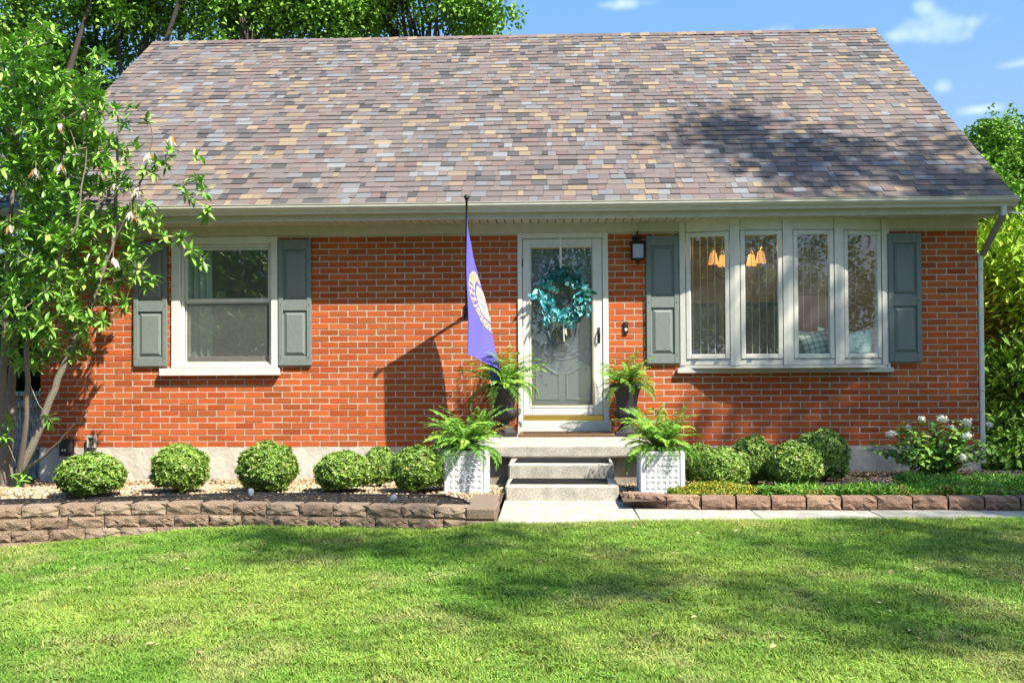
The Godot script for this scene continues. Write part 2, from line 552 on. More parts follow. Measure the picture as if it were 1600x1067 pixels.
func build_roof(h: Node3D) -> void:
	var slope := RIDGE - EAVE
	var len_s := slope.length()
	var up := Vector3(0, slope.y, slope.x) / len_s
	var nrm := Vector3(1, 0, 0).cross(up) * -1.0
	if nrm.y < 0: nrm = -nrm
	var e := Vector3(0, EAVE.y, EAVE.x)
	var g := Geo.new()
	var th := 0.05
	var back := Vector3(0, EAVE.y, 2 * RIDGE.x - EAVE.x)
	var top := Vector3(0, RIDGE.y, RIDGE.x)
	for pts in [[e, top], [top, back]]:
		var nn := nrm if pts[0] == e else Vector3(0, nrm.y, -nrm.z)
		var a0: Vector3 = pts[0] - nn * 0.012
		var a1: Vector3 = pts[1] - nn * 0.012
		var p := []
		for q in [a0, a1]:
			for x in [RXL, RXR]:
				p.append(q + Vector3(x, 0, 0))
				p.append(q - nn * th + Vector3(x, 0, 0))
		# p: 0 LL top,1 LL bottom,2 LR top,3 LR bottom,4 UL top,5 UL bottom,6 UR top,7 UR bottom
		g.quad(p[0], p[2], p[6], p[4])
		g.quad(p[1], p[5], p[7], p[3])
		g.quad(p[1], p[3], p[2], p[0])
		g.quad(p[2], p[3], p[7], p[6])
		g.quad(p[0], p[4], p[5], p[1])
	var deck_mat := mat("roof_deck", Color(0.12, 0.10, 0.095), 0.95)
	var roof := part("roof", g, deck_mat, h)
	# shingles
	var tones := [Color(0.228, 0.190, 0.186), Color(0.205, 0.176, 0.176), Color(0.242, 0.203, 0.190), Color(0.190, 0.167, 0.172), Color(0.365, 0.292, 0.208), Color(0.322, 0.252, 0.188), Color(0.225, 0.231, 0.252), Color(0.285, 0.292, 0.315), Color(0.096, 0.094, 0.101), Color(0.124, 0.120, 0.129), Color(0.245, 0.172, 0.163), Color(0.218, 0.158, 0.153)]
	var chance := [0.20, 0.37, 0.51, 0.61, 0.665, 0.715, 0.775, 0.815, 0.855, 0.905, 0.96, 1.0]
	var widths := [0.065, 0.10, 0.135, 0.17, 0.215]
	var expo := 0.1265
	var wob := FastNoiseLite.new()
	wob.seed = 4; wob.frequency = 0.35
	var all := Geo.new()
	var made := {}
	var singles := 0
	var course := 0
	while course * expo < len_s - 0.02:
		var s := course * expo
		var length := minf(expo + 0.03, len_s - s)
		var x := RXL - rf(0, 0.1)
		var last := -1
		while x < RXR:
			var wi := rng.randi() % 5
			var w: float = widths[wi]
			var r := rng.randf()
			var ti := 0
			while chance[ti] < r: ti += 1
			if ti == last: ti = (ti + 5) % 12
			last = ti
			var lift := 1 if rng.randf() < 0.55 else 0
			var a := maxf(x, RXL)
			var b := minf(x + w, RXR)
			if b - a > 0.01:
				var lie := wob.get_noise_2d(a * 1.3, s * 2.0) * 0.010 + rf(-0.001, 0.001)
				var dip := wob.get_noise_2d(a * 1.0, s * 4.0 + 50) * 0.010
				var at := e + up * (s + dip) + nrm * lie + Vector3(a, 0, 0)
				var bs := Basis(Vector3.RIGHT, up, nrm)
				if singles < 300 and course < 6 and b - a > w - 0.002 and a > -3.9:
					var key := "%d_%d_%d" % [wi, ti, lift]
					if not made.has(key):
						var sg := Geo.new()
						shingle_shape(sg, w - 0.003, length, lift, tones[ti], Transform3D())
						made[key] = sg.mesh()
					part("shingle", made[key], mats.shingle, roof, Transform3D(bs, at))
					singles += 1
				else:
					var k := rf(0.9, 1.1)
					shingle_shape(all, b - a - 0.003, length, lift, tones[ti] * Color(k, k, k), Transform3D(bs, at))
			x += w
		course += 1
	part("remaining_shingles", all, mats.shingle, roof).set_meta("kind", "stuff")
	# ridge caps, lapped along the ridge
	var cap := Geo.new()
	var cx := RXL
	while cx < RXR:
		var k := rf(0.85, 1.1)
		var col: Color = tones[[0, 1, 2, 4, 10][rng.randi() % 5]] * Color(k, k, k)
		var dn_f := -up * 0.13
		var dn_b := Vector3(dn_f.x, dn_f.y, -dn_f.z)
		var x2 := minf(cx + 0.15, RXR + 0.01)
		var l0 := 0.016
		var l1 := 0.026
		var A := top + Vector3(cx, l0, 0)
		var B := top + Vector3(x2, l1, 0)
		cap.quad(A + dn_f, B + dn_f, B, A, col)
		cap.quad(A, B, B + dn_b, A + dn_b, col)
		cap.quad(B + dn_f, B + dn_f - Vector3(0, 0.012, 0), B - Vector3(0, 0.012, 0), B, col)
		cx += 0.14
	part("ridge_cap", cap, mats.shingle, roof)
	# plain back slope courses
	# drip edge and rake boards
	g = Geo.new()
	g.box(Vector3(RXL, EAVE.y - 0.035, EAVE.x - 0.02), Vector3(RXR, EAVE.y - 0.008, EAVE.x + 0.004))
	part("drip_edge", g, mat("drip_edge", Color(0.045, 0.022, 0.018), 0.5), roof)
	for x in [RXL - 0.012, RXR - 0.008]:
		g = Geo.new()
		var d := nrm * -0.15
		for side in 2:
			var p0 := e if side == 0 else back
			var off := (nrm if side == 0 else Vector3(0, nrm.y, -nrm.z)) * -0.02
			var dd := d if side == 0 else Vector3(0, d.y, -d.z)
			var q := [p0 + off, top + off, top + off + dd, p0 + off + dd]
			for k in 2:
				var xx: float = x + k * 0.02
				if (k == 0) == (side == 0): g.quad(q[0] + Vector3(xx, 0, 0), q[1] + Vector3(xx, 0, 0), q[2] + Vector3(xx, 0, 0), q[3] + Vector3(xx, 0, 0))
				else: g.quad(q[3] + Vector3(xx, 0, 0), q[2] + Vector3(xx, 0, 0), q[1] + Vector3(xx, 0, 0), q[0] + Vector3(xx, 0, 0))
			g.quad(q[3] + Vector3(x, 0, 0), q[2] + Vector3(x, 0, 0), q[2] + Vector3(x + 0.02, 0, 0), q[3] + Vector3(x + 0.02, 0, 0))
		part("rake_board", g, mats.trim, roof)

func shingle_shape(g: Geo, w: float, length: float, lift: int, col: Color, x: Transform3D) -> void:
	var h := 0.007 + 0.006 * lift
	var a := x * Vector3(0, 0, h)
	var b := x * Vector3(w, 0, h)
	var c := x * Vector3(w, length, 0.001)
	var d := x * Vector3(0, length, 0.001)
	var a0 := x * Vector3(0, 0, -0.004)
	var b0 := x * Vector3(w, 0, -0.004)
	g.quad(a, b, c, d, col)
	g.quad(a0, b0, b, a, col)
	g.tri(b0, c, b, col)
	g.tri(a0, a, d, col)

func build_eaves(h: Node3D) -> void:
	var g := Geo.new()
	# fascia
	g.box(Vector3(RXL, 2.734, 0.405), Vector3(RXR - 0.006, 2.87, 0.425))
	part("fascia", g, mats.trim, h)
	# frieze board against the brick
	g = Geo.new()
	for r in [[XL - 0.01, 1.437], [3.735, XR + 0.01]]:
		g.bev(Vector3(r[0], 2.632, -0.006), Vector3(r[1], 2.765, 0.022), 0.004)
	part("frieze_board", g, mats.trim, h)
	# soffit of narrow grooved boards running out from the wall
	var sof := node("soffit", h)
	var slat := Geo.new()
	slat.box(Vector3(0.006, 0, 0), Vector3(0.0865, 0.012, 0.380))
	slat.box(Vector3(-0.0059, 0.032, 0), Vector3(0.0059, 0.036, 0.380))
	slat.box(Vector3(0.006, 0.0121, 0), Vector3(0.0865, 0.036, 0.380))
	var sm := slat.mesh()
	var x := RXL + 0.02
	while x < RXR - 0.1:
		part("soffit_board", sm, mats.trim, sof, Transform3D(Basis(), Vector3(x, 2.737, 0.024)))
		x += 0.0925
	# K-style gutter
	g = Geo.new()
	var prof := [Vector2(0.430, 2.800), Vector2(0.505, 2.800), Vector2(0.512, 2.825), Vector2(0.540, 2.846), Vector2(0.553, 2.870), Vector2(0.553, 2.893), Vector2(0.560, 2.896), Vector2(0.560, 2.903), Vector2(0.545, 2.903), Vector2(0.545, 2.880), Vector2(0.535, 2.856), Vector2(0.505, 2.836), Vector2(0.496, 2.810), Vector2(0.436, 2.810), Vector2(0.436, 2.895), Vector2(0.430, 2.895)]
	var to_x := Transform3D(Basis(Vector3(0, 0, 1), Vector3(0, 1, 0), Vector3(-1, 0, 0)), Vector3.ZERO)
	# prism runs along local z; local x is world z
	g.prism(prof, -(RXR + 0.012), -(RXL - 0.005), Color.WHITE, to_x)
	var outer := []
	for k in 8: outer.append(prof[k])
	outer.append(Vector2(0.43, 2.903))
	g.prism(outer, -(RXR + 0.0155), -(RXR + 0.0125), Color.WHITE, to_x)
	part("gutter", g, mats.trim, h)
	# downspout at the right-hand corner
	var ds := node("downspout", h)
	g = Geo.new()
	g.bev(Vector3(4.735, 2.70, 0.452), Vector3(4.79, 2.802, 0.512), 0.008)
	part("outlet", g, mats.trim, ds)
	g = Geo.new()
	var a := Vector3(4.762, 2.72, 0.482)
	var b := Vector3(4.735, 2.34, 0.035)
	var dir := (b - a).normalized()
	var sx := Vector3(1, 0, 0)
	sx = (sx - dir * sx.dot(dir)).normalized()
	g.bev(Vector3(-0.0275, -0.03, 0), Vector3(0.0275, 0.03, (b - a).length()), 0.008, Color.WHITE, Transform3D(Basis(sx, dir.cross(sx), dir), a))
	part("elbow", g, mats.elbow, ds)
	g = Geo.new()
	g.bev(Vector3(4.70, 0.06, -0.06), Vector3(4.755, 2.37, 0.008), 0.01)
	part("pipe", g, mats.window_trim, ds)
	g = Geo.new()
	g.bev(Vector3(4.697, 2.18, -0.062), Vector3(4.759, 2.20, 0.011), 0.002)
	g.bev(Vector3(4.697, 0.85, -0.062), Vector3(4.759, 0.87, 0.011), 0.002)
	part("strap", g, mats.trim, ds)

func pane(parent: Node, lo: Vector3, hi: Vector3, x := Transform3D()) -> void:   # double glazing: two thin sheets of glass
	for k in 2:
		var g := Geo.new()
		var z := lo.z - 0.016 * k
		g.box(Vector3(lo.x, lo.y, z - 0.003), Vector3(hi.x, hi.y, z), Color.WHITE, x)
		part("glass_pane", g, mats.glass, parent)

func frame_shape(g: Geo, x0: float, y0: float, x1: float, y1: float, wl: float, wr: float, wt: float, wb: float, z0: float, z1: float, bev := 0.004, x := Transform3D()) -> void:
	g.bev(Vector3(x0, y0, z0), Vector3(x0 + wl, y1, z1), bev, Color.WHITE, x)
	g.bev(Vector3(x1 - wr, y0, z0), Vector3(x1, y1, z1), bev, Color.WHITE, x)
	g.bev(Vector3(x0 + wl + 0.0005, y1 - wt, z0 + 0.001), Vector3(x1 - wr - 0.0005, y1, z1 - 0.0012), bev, Color.WHITE, x)
	g.bev(Vector3(x0 + wl + 0.0005, y0, z0 + 0.001), Vector3(x1 - wr - 0.0005, y0 + wb, z1 - 0.0012), bev, Color.WHITE, x)

func build_left_window(h: Node3D) -> void:
	var w := node("double_hung_window", h)
	var g := Geo.new()
	frame_shape(g, -4.262, 1.15, -3.05, 2.628, 0.10, 0.075, 0.085, 0.03, -0.10, 0.026)
	part("casing", g, mats.window_trim, w)
	g = Geo.new()
	g.bev(Vector3(-4.385, 1.062, -0.05), Vector3(-3.028, 1.145, 0.075), 0.008)
	part("sill", g, mats.window_trim, w)
	g = Geo.new()
	frame_shape(g, -4.160, 1.182, -3.128, 2.54, 0.035, 0.022, 0.03, 0.02, -0.10, -0.008)
	part("jamb", g, mats.window_trim, w)
	g = Geo.new()
	frame_shape(g, -4.123, 1.885, -3.152, 2.508, 0.036, 0.022, 0.03, 0.048, -0.055, -0.022)
	part("upper_sash", g, mats.window_trim, w)
	pane(w, Vector3(-4.088, 1.93, 0), Vector3(-3.173, 2.48, -0.034))
	g = Geo.new()
	frame_shape(g, -4.123, 1.204, -3.152, 1.883, 0.045, 0.026, 0.035, 0.075, -0.095, -0.060)
	part("lower_sash", g, mats.window_trim, w)
	g = Geo.new()
	g.bev(Vector3(-3.685, 1.224, -0.061), Vector3(-3.635, 1.238, -0.052), 0.002)
	part("sash_lift", g, mats.trim, w)
	pane(w, Vector3(-4.08, 1.277, 0), Vector3(-3.177, 1.85, -0.072))
	g = Geo.new()
	frame_shape(g, -4.118, 1.205, -3.155, 1.882, 0.014, 0.010, 0.010, 0.014, -0.050, -0.038, 0.002)
	part("screen_frame", g, mats.window_trim, w)
	g = Geo.new()
	g.quad(Vector3(-4.104, 1.219, -0.044), Vector3(-3.165, 1.219, -0.044), Vector3(-3.165, 1.872, -0.044), Vector3(-4.104, 1.872, -0.044))
	part("insect_screen", g, mats.screen, w)

func build_bow_window(h: Node3D) -> void:
	var w := node("bow_window", h)
	var px := [1064.0, 1149.0, 1232.0, 1312.0, 1385.0]
	var pz := [0.025, 0.19, 0.245, 0.19, 0.025]
	var c := []
	for k in 5:
		var p := on_z(px[k], 455, pz[k])
		c.append(Vector3(p.x, 0, p.z))
	var yb := 1.150
	var yt := 2.745
	for k in 4:
		var a: Vector3 = c[k]
		var b: Vector3 = c[k + 1]
		var L := (b - a).length()
		var dx := (b - a) / L
		var x := Transform3D(Basis(dx, Vector3.UP, dx.cross(Vector3.UP)), a)
		var s := node("casement", w)
		s.transform = x
		# coordinates along the facet
		var m := 0.052
		var g := Geo.new()
		g.bev(Vector3(m, 2.615, -0.06), Vector3(L - m, yt, -0.004), 0.004)
		part("header_panel", g, mats.window_trim, s)
		g = Geo.new()
		g.bev(Vector3(m, yb + 0.004, -0.06), Vector3(L - m, 1.215, -0.004), 0.004)
		part("apron", g, mats.window_trim, s)
		g = Geo.new()
		frame_shape(g, m + 0.006, 1.218, L - m - 0.006, 2.610, 0.050, 0.050, 0.050, 0.052, -0.052, 0.008, 0.006)
		part("sash", g, mats.window_trim, s)
		pane(s, Vector3(m + 0.05, 1.262, 0), Vector3(L - m - 0.05, 2.565, -0.018))
		for q in [m + 0.09, L - m - 0.14]:
			g = Geo.new()
			g.bev(Vector3(q, 1.222, 0.008), Vector3(q + 0.05, 1.236, 0.020), 0.003)
			part("latch", g, mats.trim, s)
	for k in 5:
		var g := Geo.new()
		var poly := []
		var d0: Vector3 = (c[k] - c[k - 1]).normalized() if k > 0 else (c[1] - c[0]).normalized()
		var d1: Vector3 = (c[k + 1] - c[k]).normalized() if k < 4 else (c[4] - c[3]).normalized()
		var n0 := Vector3.UP.cross(d0) * -1.0
		var n1 := Vector3.UP.cross(d1) * -1.0
		if n0.z < 0: n0 = -n0
		if n1.z < 0: n1 = -n1
		var hw := 0.051
		var back := 0.07
		var pts := []
		if k == 0: pts = [c[0] + d1 * -0.005 - n1 * back, c[0] + d1 * hw - n1 * back, c[0] + d1 * hw + n1 * 0.012, c[0] + d1 * -0.005 + n1 * 0.012]
		elif k == 4: pts = [c[4] - d0 * hw - n0 * back, c[4] + d0 * 0.005 - n0 * back, c[4] + d0 * 0.005 + n0 * 0.012, c[4] - d0 * hw + n0 * 0.012]
		else: pts = [c[k] - d0 * hw - n0 * back, c[k] - (n0 + n1) * back * 0.5, c[k] + d1 * hw - n1 * back, c[k] + d1 * hw + n1 * 0.012, c[k] + (n0 + n1).normalized() * 0.0125, c[k] - d0 * hw + n0 * 0.012]
		for p in pts: poly.append(Vector2(p.x, -p.z))
		# prism along y: local (x, y, z) -> world (x, z', -y)
		poly.reverse()
		g.prism(poly, yb, yt + 0.012, Color.WHITE, Transform3D(Basis(Vector3(1, 0, 0), Vector3(0, 0, -1), Vector3(0, 1, 0)), Vector3.ZERO))
		part("mullion", g, mats.window_trim, w)
	# bottom and top boards that close the projection, and the sill on the brick
	for yy in [[1.118, yb - 0.001], [yt + 0.001, yt + 0.012]]:
		var g := Geo.new()
		var poly := []
		for k in 5: poly.append(Vector2(c[k].x, -c[k].z - 0.006))
		poly.append(Vector2(c[4].x, 0.25))
		poly.append(Vector2(c[0].x, 0.25))
		g.prism(poly, yy[0], yy[1], Color.WHITE, Transform3D(Basis(Vector3(1, 0, 0), Vector3(0, 0, -1), Vector3(0, 1, 0)), Vector3.ZERO))
		part("seat_board", g, mats.window_trim, w)
	var g2 := Geo.new()
	g2.bev(Vector3(1.405, 1.062, -0.03), Vector3(3.757, 1.117, 0.06), 0.006)
	part("sill", g2, mats.trim, w)
	# side returns of the opening
	g2 = Geo.new()
	g2.box(Vector3(1.437, 1.118, -0.25), Vector3(1.4545, 2.78, 0.02))
	g2.box(Vector3(3.7055, 1.118, -0.25), Vector3(3.735, 2.78, 0.02))
	part("jamb", g2, mats.window_trim, w)

func build_shutters(h: Node3D) -> void:
	for s in [[-4.690, -4.308], [-3.040, -2.668], [1.074, 1.432], [3.718, 4.075]]:
		var sh := node("shutter", h, Vector3(s[0], 1.172, 0.004))
		var w: float = s[1] - s[0]
		var H := 1.413
		var sw := 0.052
		var g := Geo.new()
		g.bev(Vector3(0, 0, 0), Vector3(sw, H, 0.034), 0.004)
		part("stile", g, mats.shutter, sh)
		g = Geo.new()
		g.bev(Vector3(w - sw, 0, 0), Vector3(w, H, 0.034), 0.004)
		part("stile", g, mats.shutter, sh)
		for r in [[0.0, 0.098], [0.615, 0.735], [1.305, H]]:
			g = Geo.new()
			g.bev(Vector3(sw + 0.0005, r[0], 0.0), Vector3(w - sw - 0.0005, r[1] - (0.0005 if r[1] > 1.4 else 0.0), 0.0325), 0.003)
			part("rail", g, mats.shutter, sh)
		for r in [[0.098, 0.615], [0.735, 1.305]]:
			g = Geo.new()
			var x0 := sw
			var x1 := w - sw
			var y0: float = r[0]
			var y1: float = r[1]
			var b := 0.035
			var gz := 0.012
			var tz := 0.029
			# raised panel: sunk margin, bevelled rise, flat field
			var m := 0.012
			var A := [Vector3(x0 + m, y0 + m, gz), Vector3(x1 - m, y0 + m, gz), Vector3(x1 - m, y1 - m, gz), Vector3(x0 + m, y1 - m, gz)]
			var B := [Vector3(x0 + m + b, y0 + m + b, tz), Vector3(x1 - m - b, y0 + m + b, tz), Vector3(x1 - m - b, y1 - m - b, tz), Vector3(x0 + m + b, y1 - m - b, tz)]
			var C := [Vector3(x0, y0, gz), Vector3(x1, y0, gz), Vector3(x1, y1, gz), Vector3(x0, y1, gz)]
			g.quad(B[0], B[1], B[2], B[3])
			for k in 4:
				var k2 := (k + 1) % 4
				g.quad(A[k], A[k2], B[k2], B[k])
				g.quad(C[k], C[k2], A[k2], A[k])
			part("raised_panel", g, mats.shutter, sh)
		for q in [[0.026, 0.09], [w - 0.026, 0.09], [0.026, 0.675], [w - 0.026, 0.675]]:
			g = Geo.new()
			g.lathe([Vector2(0.0065, 0), Vector2(0.006, 0.002), Vector2(0.0, 0.004)], 8)
			part("screw", g, mats.dark_metal, sh, Transform3D(Basis(Vector3.RIGHT, PI / 2), Vector3(q[0], q[1], 0.034)))

func build_door(h: Node3D) -> void:
	# casing round the opening
	var g := Geo.new()
	g.bev(Vector3(-0.352, 0.40, -0.2), Vector3(-0.300, 2.632, 0.020), 0.004)
	g.bev(Vector3(0.592, 0.40, -0.2), Vector3(0.655, 2.632, 0.020), 0.004)
	g.bev(Vector3(-0.2995, 2.572, -0.2), Vector3(0.5915, 2.631, 0.018), 0.004)
	part("door_casing", g, mats.window_trim, h)
	g = Geo.new()
	g.bev(Vector3(-0.36, 0.402, -0.2), Vector3(0.675, 0.542, 0.055), 0.008)
	part("threshold", g, mats.window_trim, h)
	var d := node("storm_door", h)
	g = Geo.new()
	frame_shape(g, -0.296, 0.604, 0.588, 2.566, 0.096, 0.112, 0.102, 0.112, -0.03, 0.008, 0.006)
	part("door_frame", g, mats.door_paint, d)
	g = Geo.new()
	frame_shape(g, -0.225, 0.690, 0.500, 2.490, 0.012, 0.012, 0.012, 0.012, 0.008, 0.013, 0.003)
	part("glazing_bead", g, mats.door_paint, d)
	g = Geo.new()
	frame_shape(g, -0.2005, 0.7155, 0.4765, 2.4645, 0.007, 0.007, 0.007, 0.007, -0.012, 0.0105, 0.002)
	part("brass_trim", g, mats.brass, d)
	g = Geo.new()
	g.bev(Vector3(-0.294, 0.545, -0.028), Vector3(0.586, 0.602, 0.010), 0.003)
	part("kick_plate", g, mats.brass, d)
	pane(d, Vector3(-0.195, 0.72, 0), Vector3(0.471, 2.46, -0.006))
	g = Geo.new()
	g.tube([Vector3(0.548, 1.56, 0.012), Vector3(0.550, 1.55, 0.045), Vector3(0.552, 1.49, 0.055), Vector3(0.550, 1.43, 0.045), Vector3(0.548, 1.42, 0.012)], [0.009, 0.010, 0.011, 0.010, 0.009], 8)
	g.bev(Vector3(0.533, 1.405, 0.008), Vector3(0.563, 1.575, 0.016), 0.004)
	part("handle", g, mats.dark_metal, d)
	g = Geo.new()
	for y in [0.95, 1.6, 2.25]:
		g.bev(Vector3(-0.303, y, 0.0), Vector3(-0.292, y + 0.09, 0.022), 0.003)
	part("hinge", g, mats.dark_metal, d)
	# entry door behind the glass
	var e := node("entry_door", h)
	g = Geo.new()
	g.box(Vector3(-0.30, 0.55, -0.17), Vector3(0.592, 2.572, -0.125))
	part("slab", g, mats.entry_door, e)
	# leaded oval light with brass came
	var cx := 0.145
	var cy := 1.86
	var ring := []
	var ring2 := []
	var rr := []
	var rr2 := []
	for k in 41:
		var a := TAU * k / 40
		ring.append(Vector3(cx + 0.195 * cos(a), cy + 0.58 * sin(a), -0.122))
		ring2.append(Vector3(cx + 0.105 * cos(a), cy + 0.44 * sin(a), -0.119))
		rr.append(0.017)
		rr2.append(0.005)
	g = Geo.new()
	g.tube(ring, rr, 6, Color.WHITE, false)
	part("oval_frame", g, mats.entry_door, e)
	g = Geo.new()
	g.tube(ring2, rr2, 5, Color.WHITE, false)
	for a in [0.0, 0.5, 1.0, 1.5]:
		var dx := cos(a * PI)
		var dy := sin(a * PI)
		g.tube([Vector3(cx + dx * 0.105, cy + dy * 0.44, -0.119), Vector3(cx + dx * 0.18, cy + dy * 0.565, -0.119)], [0.004, 0.004], 5)
	part("came", g, mats.brass, e)
	g = Geo.new()
	var oval := []
	for k in 40: oval.append(Vector2(cx + 0.19 * cos(TAU * k / 40), cy + 0.57 * sin(TAU * k / 40)))
	g.prism(oval, -0.1249, -0.1235)
	part("oval_glass", g, mat("leaded_glass", Color(0.10, 0.115, 0.12), 0.08), e)
	# moulded panels below the oval: a sweeping rail and two arched panels
	g = Geo.new()
	for off in [0.0, 0.045]:
		var sweep := []
		var sr := []
		for k in 15:
			var u := k / 14.0
			sweep.append(Vector3(-0.17 + 0.63 * u, 1.24 + 0.16 * pow(absf(u * 2 - 1), 2.0) - 0.02 * sin(u * PI) + off, -0.124))
			sr.append(0.011)
		g.tube(sweep, sr, 6)
	for s in [[-0.155, 0.105, 1.0], [0.19, 0.445, -1.0]]:
		var loop := [Vector3(s[0], 0.78, -0.124), Vector3(s[1], 0.78, -0.124)]
		var lo: float = s[0] if s[2] > 0 else s[1]
		var hi: float = s[1] if s[2] > 0 else s[0]
		loop = [Vector3(lo, 0.78, -0.124), Vector3(hi, 0.78, -0.124), Vector3(hi, 1.06, -0.124)]
		for k in 9:
			var u := k / 8.0
			loop.append(Vector3(lerpf(hi, lo, u), 1.06 + 0.13 * u * u * (3 - 2 * u), -0.124))
		loop.append(Vector3(lo, 0.78, -0.124))
		var lr := []
		for q in loop: lr.append(0.013)
		g.tube(loop, lr, 6)
	part("panel_moulding", g, mats.entry_door, e)

func build_interior(h: Node3D) -> void:
	var rooms := node("interior", h)
	var g := Geo.new()
	g.box(Vector3(XL + 0.26, BRICK_Y, -7.44), Vector3(XR - 0.26, 0.42, zb_inner()))
	part("inner_floor", g, mats.inner_floor, rooms)
	g = Geo.new()
	g.box(Vector3(XL + 0.26, 2.905, -7.44), Vector3(XR - 0.26, 2.96, -0.0))
	part("ceiling", g, mats.inner_wall, rooms)
	g = Geo.new()
	g.box(Vector3(XL + 0.26, 0.421, -4.1), Vector3(XR - 0.26, 2.904, -4.0))
	g.box(Vector3(-1.0, 0.421, -3.99), Vector3(-0.9, 2.904, -0.262))
	g.box(Vector3(0.85, 0.421, -3.99), Vector3(0.95, 2.904, -0.262))
	part("partition", g, mats.inner_wall, rooms)

func zb_inner() -> float:
	return -0.262

# ---------------------------------------------------------------- things inside the rooms, seen through the glass
func build_room_things() -> void:
	var ch := thing("chandelier", "dark chandelier with glowing cream shades inside the bow window", "chandelier", "", Vector3(2.40, 2.33, -1.7))
	var g := Geo.new()
	g.tube([Vector3(0, 0.60, 0), Vector3(0, 0.0, 0)], [0.008, 0.008], 6)
	g.lathe([Vector2(0.0, -0.12), Vector2(0.03, -0.09), Vector2(0.035, -0.03), Vector2(0.012, 0.05), Vector2(0.02, 0.12), Vector2(0.0, 0.16)], 10)
	part("stem", g, mats.dark_metal, ch)
	var glow := StandardMaterial3D.new()
	glow.resource_name = "shade_glow"
	glow.albedo_color = Color(0.9, 0.75, 0.55)
	glow.emission_enabled = true
	glow.emission = Color(1.0, 0.72, 0.42)
	glow.emission_energy_multiplier = 0.18
	for k in 5:
		var a := TAU * k / 5 + 0.5
		var d := Vector3(cos(a), 0, sin(a))
		g = Geo.new()
		g.tube([Vector3(0, -0.02, 0), d * 0.12 + Vector3(0, -0.10, 0), d * 0.25 + Vector3(0, -0.07, 0), d * 0.31 + Vector3(0, 0.03, 0), d * 0.31 + Vector3(0, 0.10, 0)], [0.007, 0.007, 0.007, 0.007, 0.009], 6)
		part("arm", g, mats.dark_metal, ch)
		g = Geo.new()
		g.lathe([Vector2(0.068, 0.09), Vector2(0.038, 0.235)], 16)
		part("lamp_shade", g, glow, ch, Transform3D(Basis(), d * 0.31))
		var l := OmniLight3D.new()
		l.name = "bulb_light"
		l.light_color = Color(1.0, 0.72, 0.42)
		l.light_energy = 0.03
		l.light_size = 0.03
		l.omni_range = 8.0
		l.omni_attenuation = 2.0
		l.shadow_enabled = true
		ch.add_child(l, true)
		l.position = d * 0.31 + Vector3(0, 0.27, 0)
	# cushions on the bow window seat
	for c in [[1257.0, 535.0, 0.195, -0.1, "plain", "plain pale green cushion leaning on the plaid cushion in the bow window"], [1281.0, 537.0, 0.19, 0.22, "plaid", "green and white plaid cushion behind the bow window glass"], [1302.0, 534.0, 0.20, -0.15, "plain", "plain pale green cushion tucked behind the plaid cushion"], [1341.0, 533.0, 0.19, 0.05, "stripe", "pale green cushion with grey stripes in the narrow bow window light"]]:
		var p := on_z(c[0], c[1], -0.06)
		var cu := thing("cushion", c[5], "cushion", "cushions on the window seat", Vector3(p.x, 1.151, {"plaid": 0.045, "stripe": -0.02}.get(c[4], -0.10)))
		cu.rotation = Vector3(-0.15, 0.1, c[3])
		var r: float = c[2]
		var rows := []
		for side in [1.0, -1.0]:
			var pts := []
			for yy in 11:
				for xx in 11:
					var u := xx / 5.0 - 1.0
					var v := 1.0 - yy / 5.0
					var pinch := 1.0 - 0.10 * (1 - u * u) * v * v - 0.10 * (1 - v * v) * u * u
					var bulge := 0.075 * pow(maxf(0.0, (1 - u * u) * (1 - v * v)), 0.5)
					pts.append(Vector3(u * r * pinch * side, r + v * r * pinch, bulge * side))
			g = Geo.new()
			g.sheet(pts, 11, 11, Color(0.42, 0.62, 0.54) if c[4] != "plaid" else Color(0.8, 0.85, 0.8))
			part("cover", g, mats.plaid if c[4] == "plaid" else mats.fabric, cu)
		if c[4] == "stripe":
			for q in [0.07, 0.11]:
				var pts := []
				for yy in 2:
					for xx in 11:
						var u := xx / 5.0 - 1.0
						var v: float = q / r - 1.0 + (0.06 if yy == 0 else 0.0)
						var bulge := 0.075 * pow(maxf(0.0, (1 - u * u) * (1 - v * v)), 0.5) + 0.004
						pts.append(Vector3(u * r * 0.93, r + v * r, bulge))
				g = Geo.new()
				g.sheet(pts, 2, 11, Color(0.16, 0.20, 0.20))
				part("stripe", g, mats.fabric, cu)
	# vertical blind, slats turned edge-on
	var vb := thing("vertical_blind", "pale vertical blind slats turned open behind the bow window", "blind", "", Vector3(1.5, 1.19, -0.30))
	g = Geo.new()
	g.bev(Vector3(0, 1.45, -0.03), Vector3(2.16, 1.50, 0.03), 0.005, Color(0.6, 0.62, 0.56))
	part("head_rail", g, mats.fabric, vb)
	g = Geo.new()
	var bow := []
	for s in [1.0, 0.0]:
		for q in 5:
			bow.append(Vector3((q / 4.0 - 0.5) * 0.085, s * 1.45, 0.006 * (1 - pow(q / 2.0 - 1, 2))))
	g.sheet(bow, 2, 5, Color(0.62, 0.74, 0.66))
	var bm := g.mesh()
	var blind_mat := mat("blind", Color(1, 1, 1), 0.6, {"two": true, "back": Color(0.3, 0.35, 0.3)})
	for k in 26:
		var x := 0.05 + k * 0.083
		part("slat", bm, blind_mat, vb, Transform3D(Basis(Vector3.UP, PI / 2 - atan((x + 1.5) / 11.3) - 0.03 + rf(-0.05, 0.05)), Vector3(x, 0, 0)))
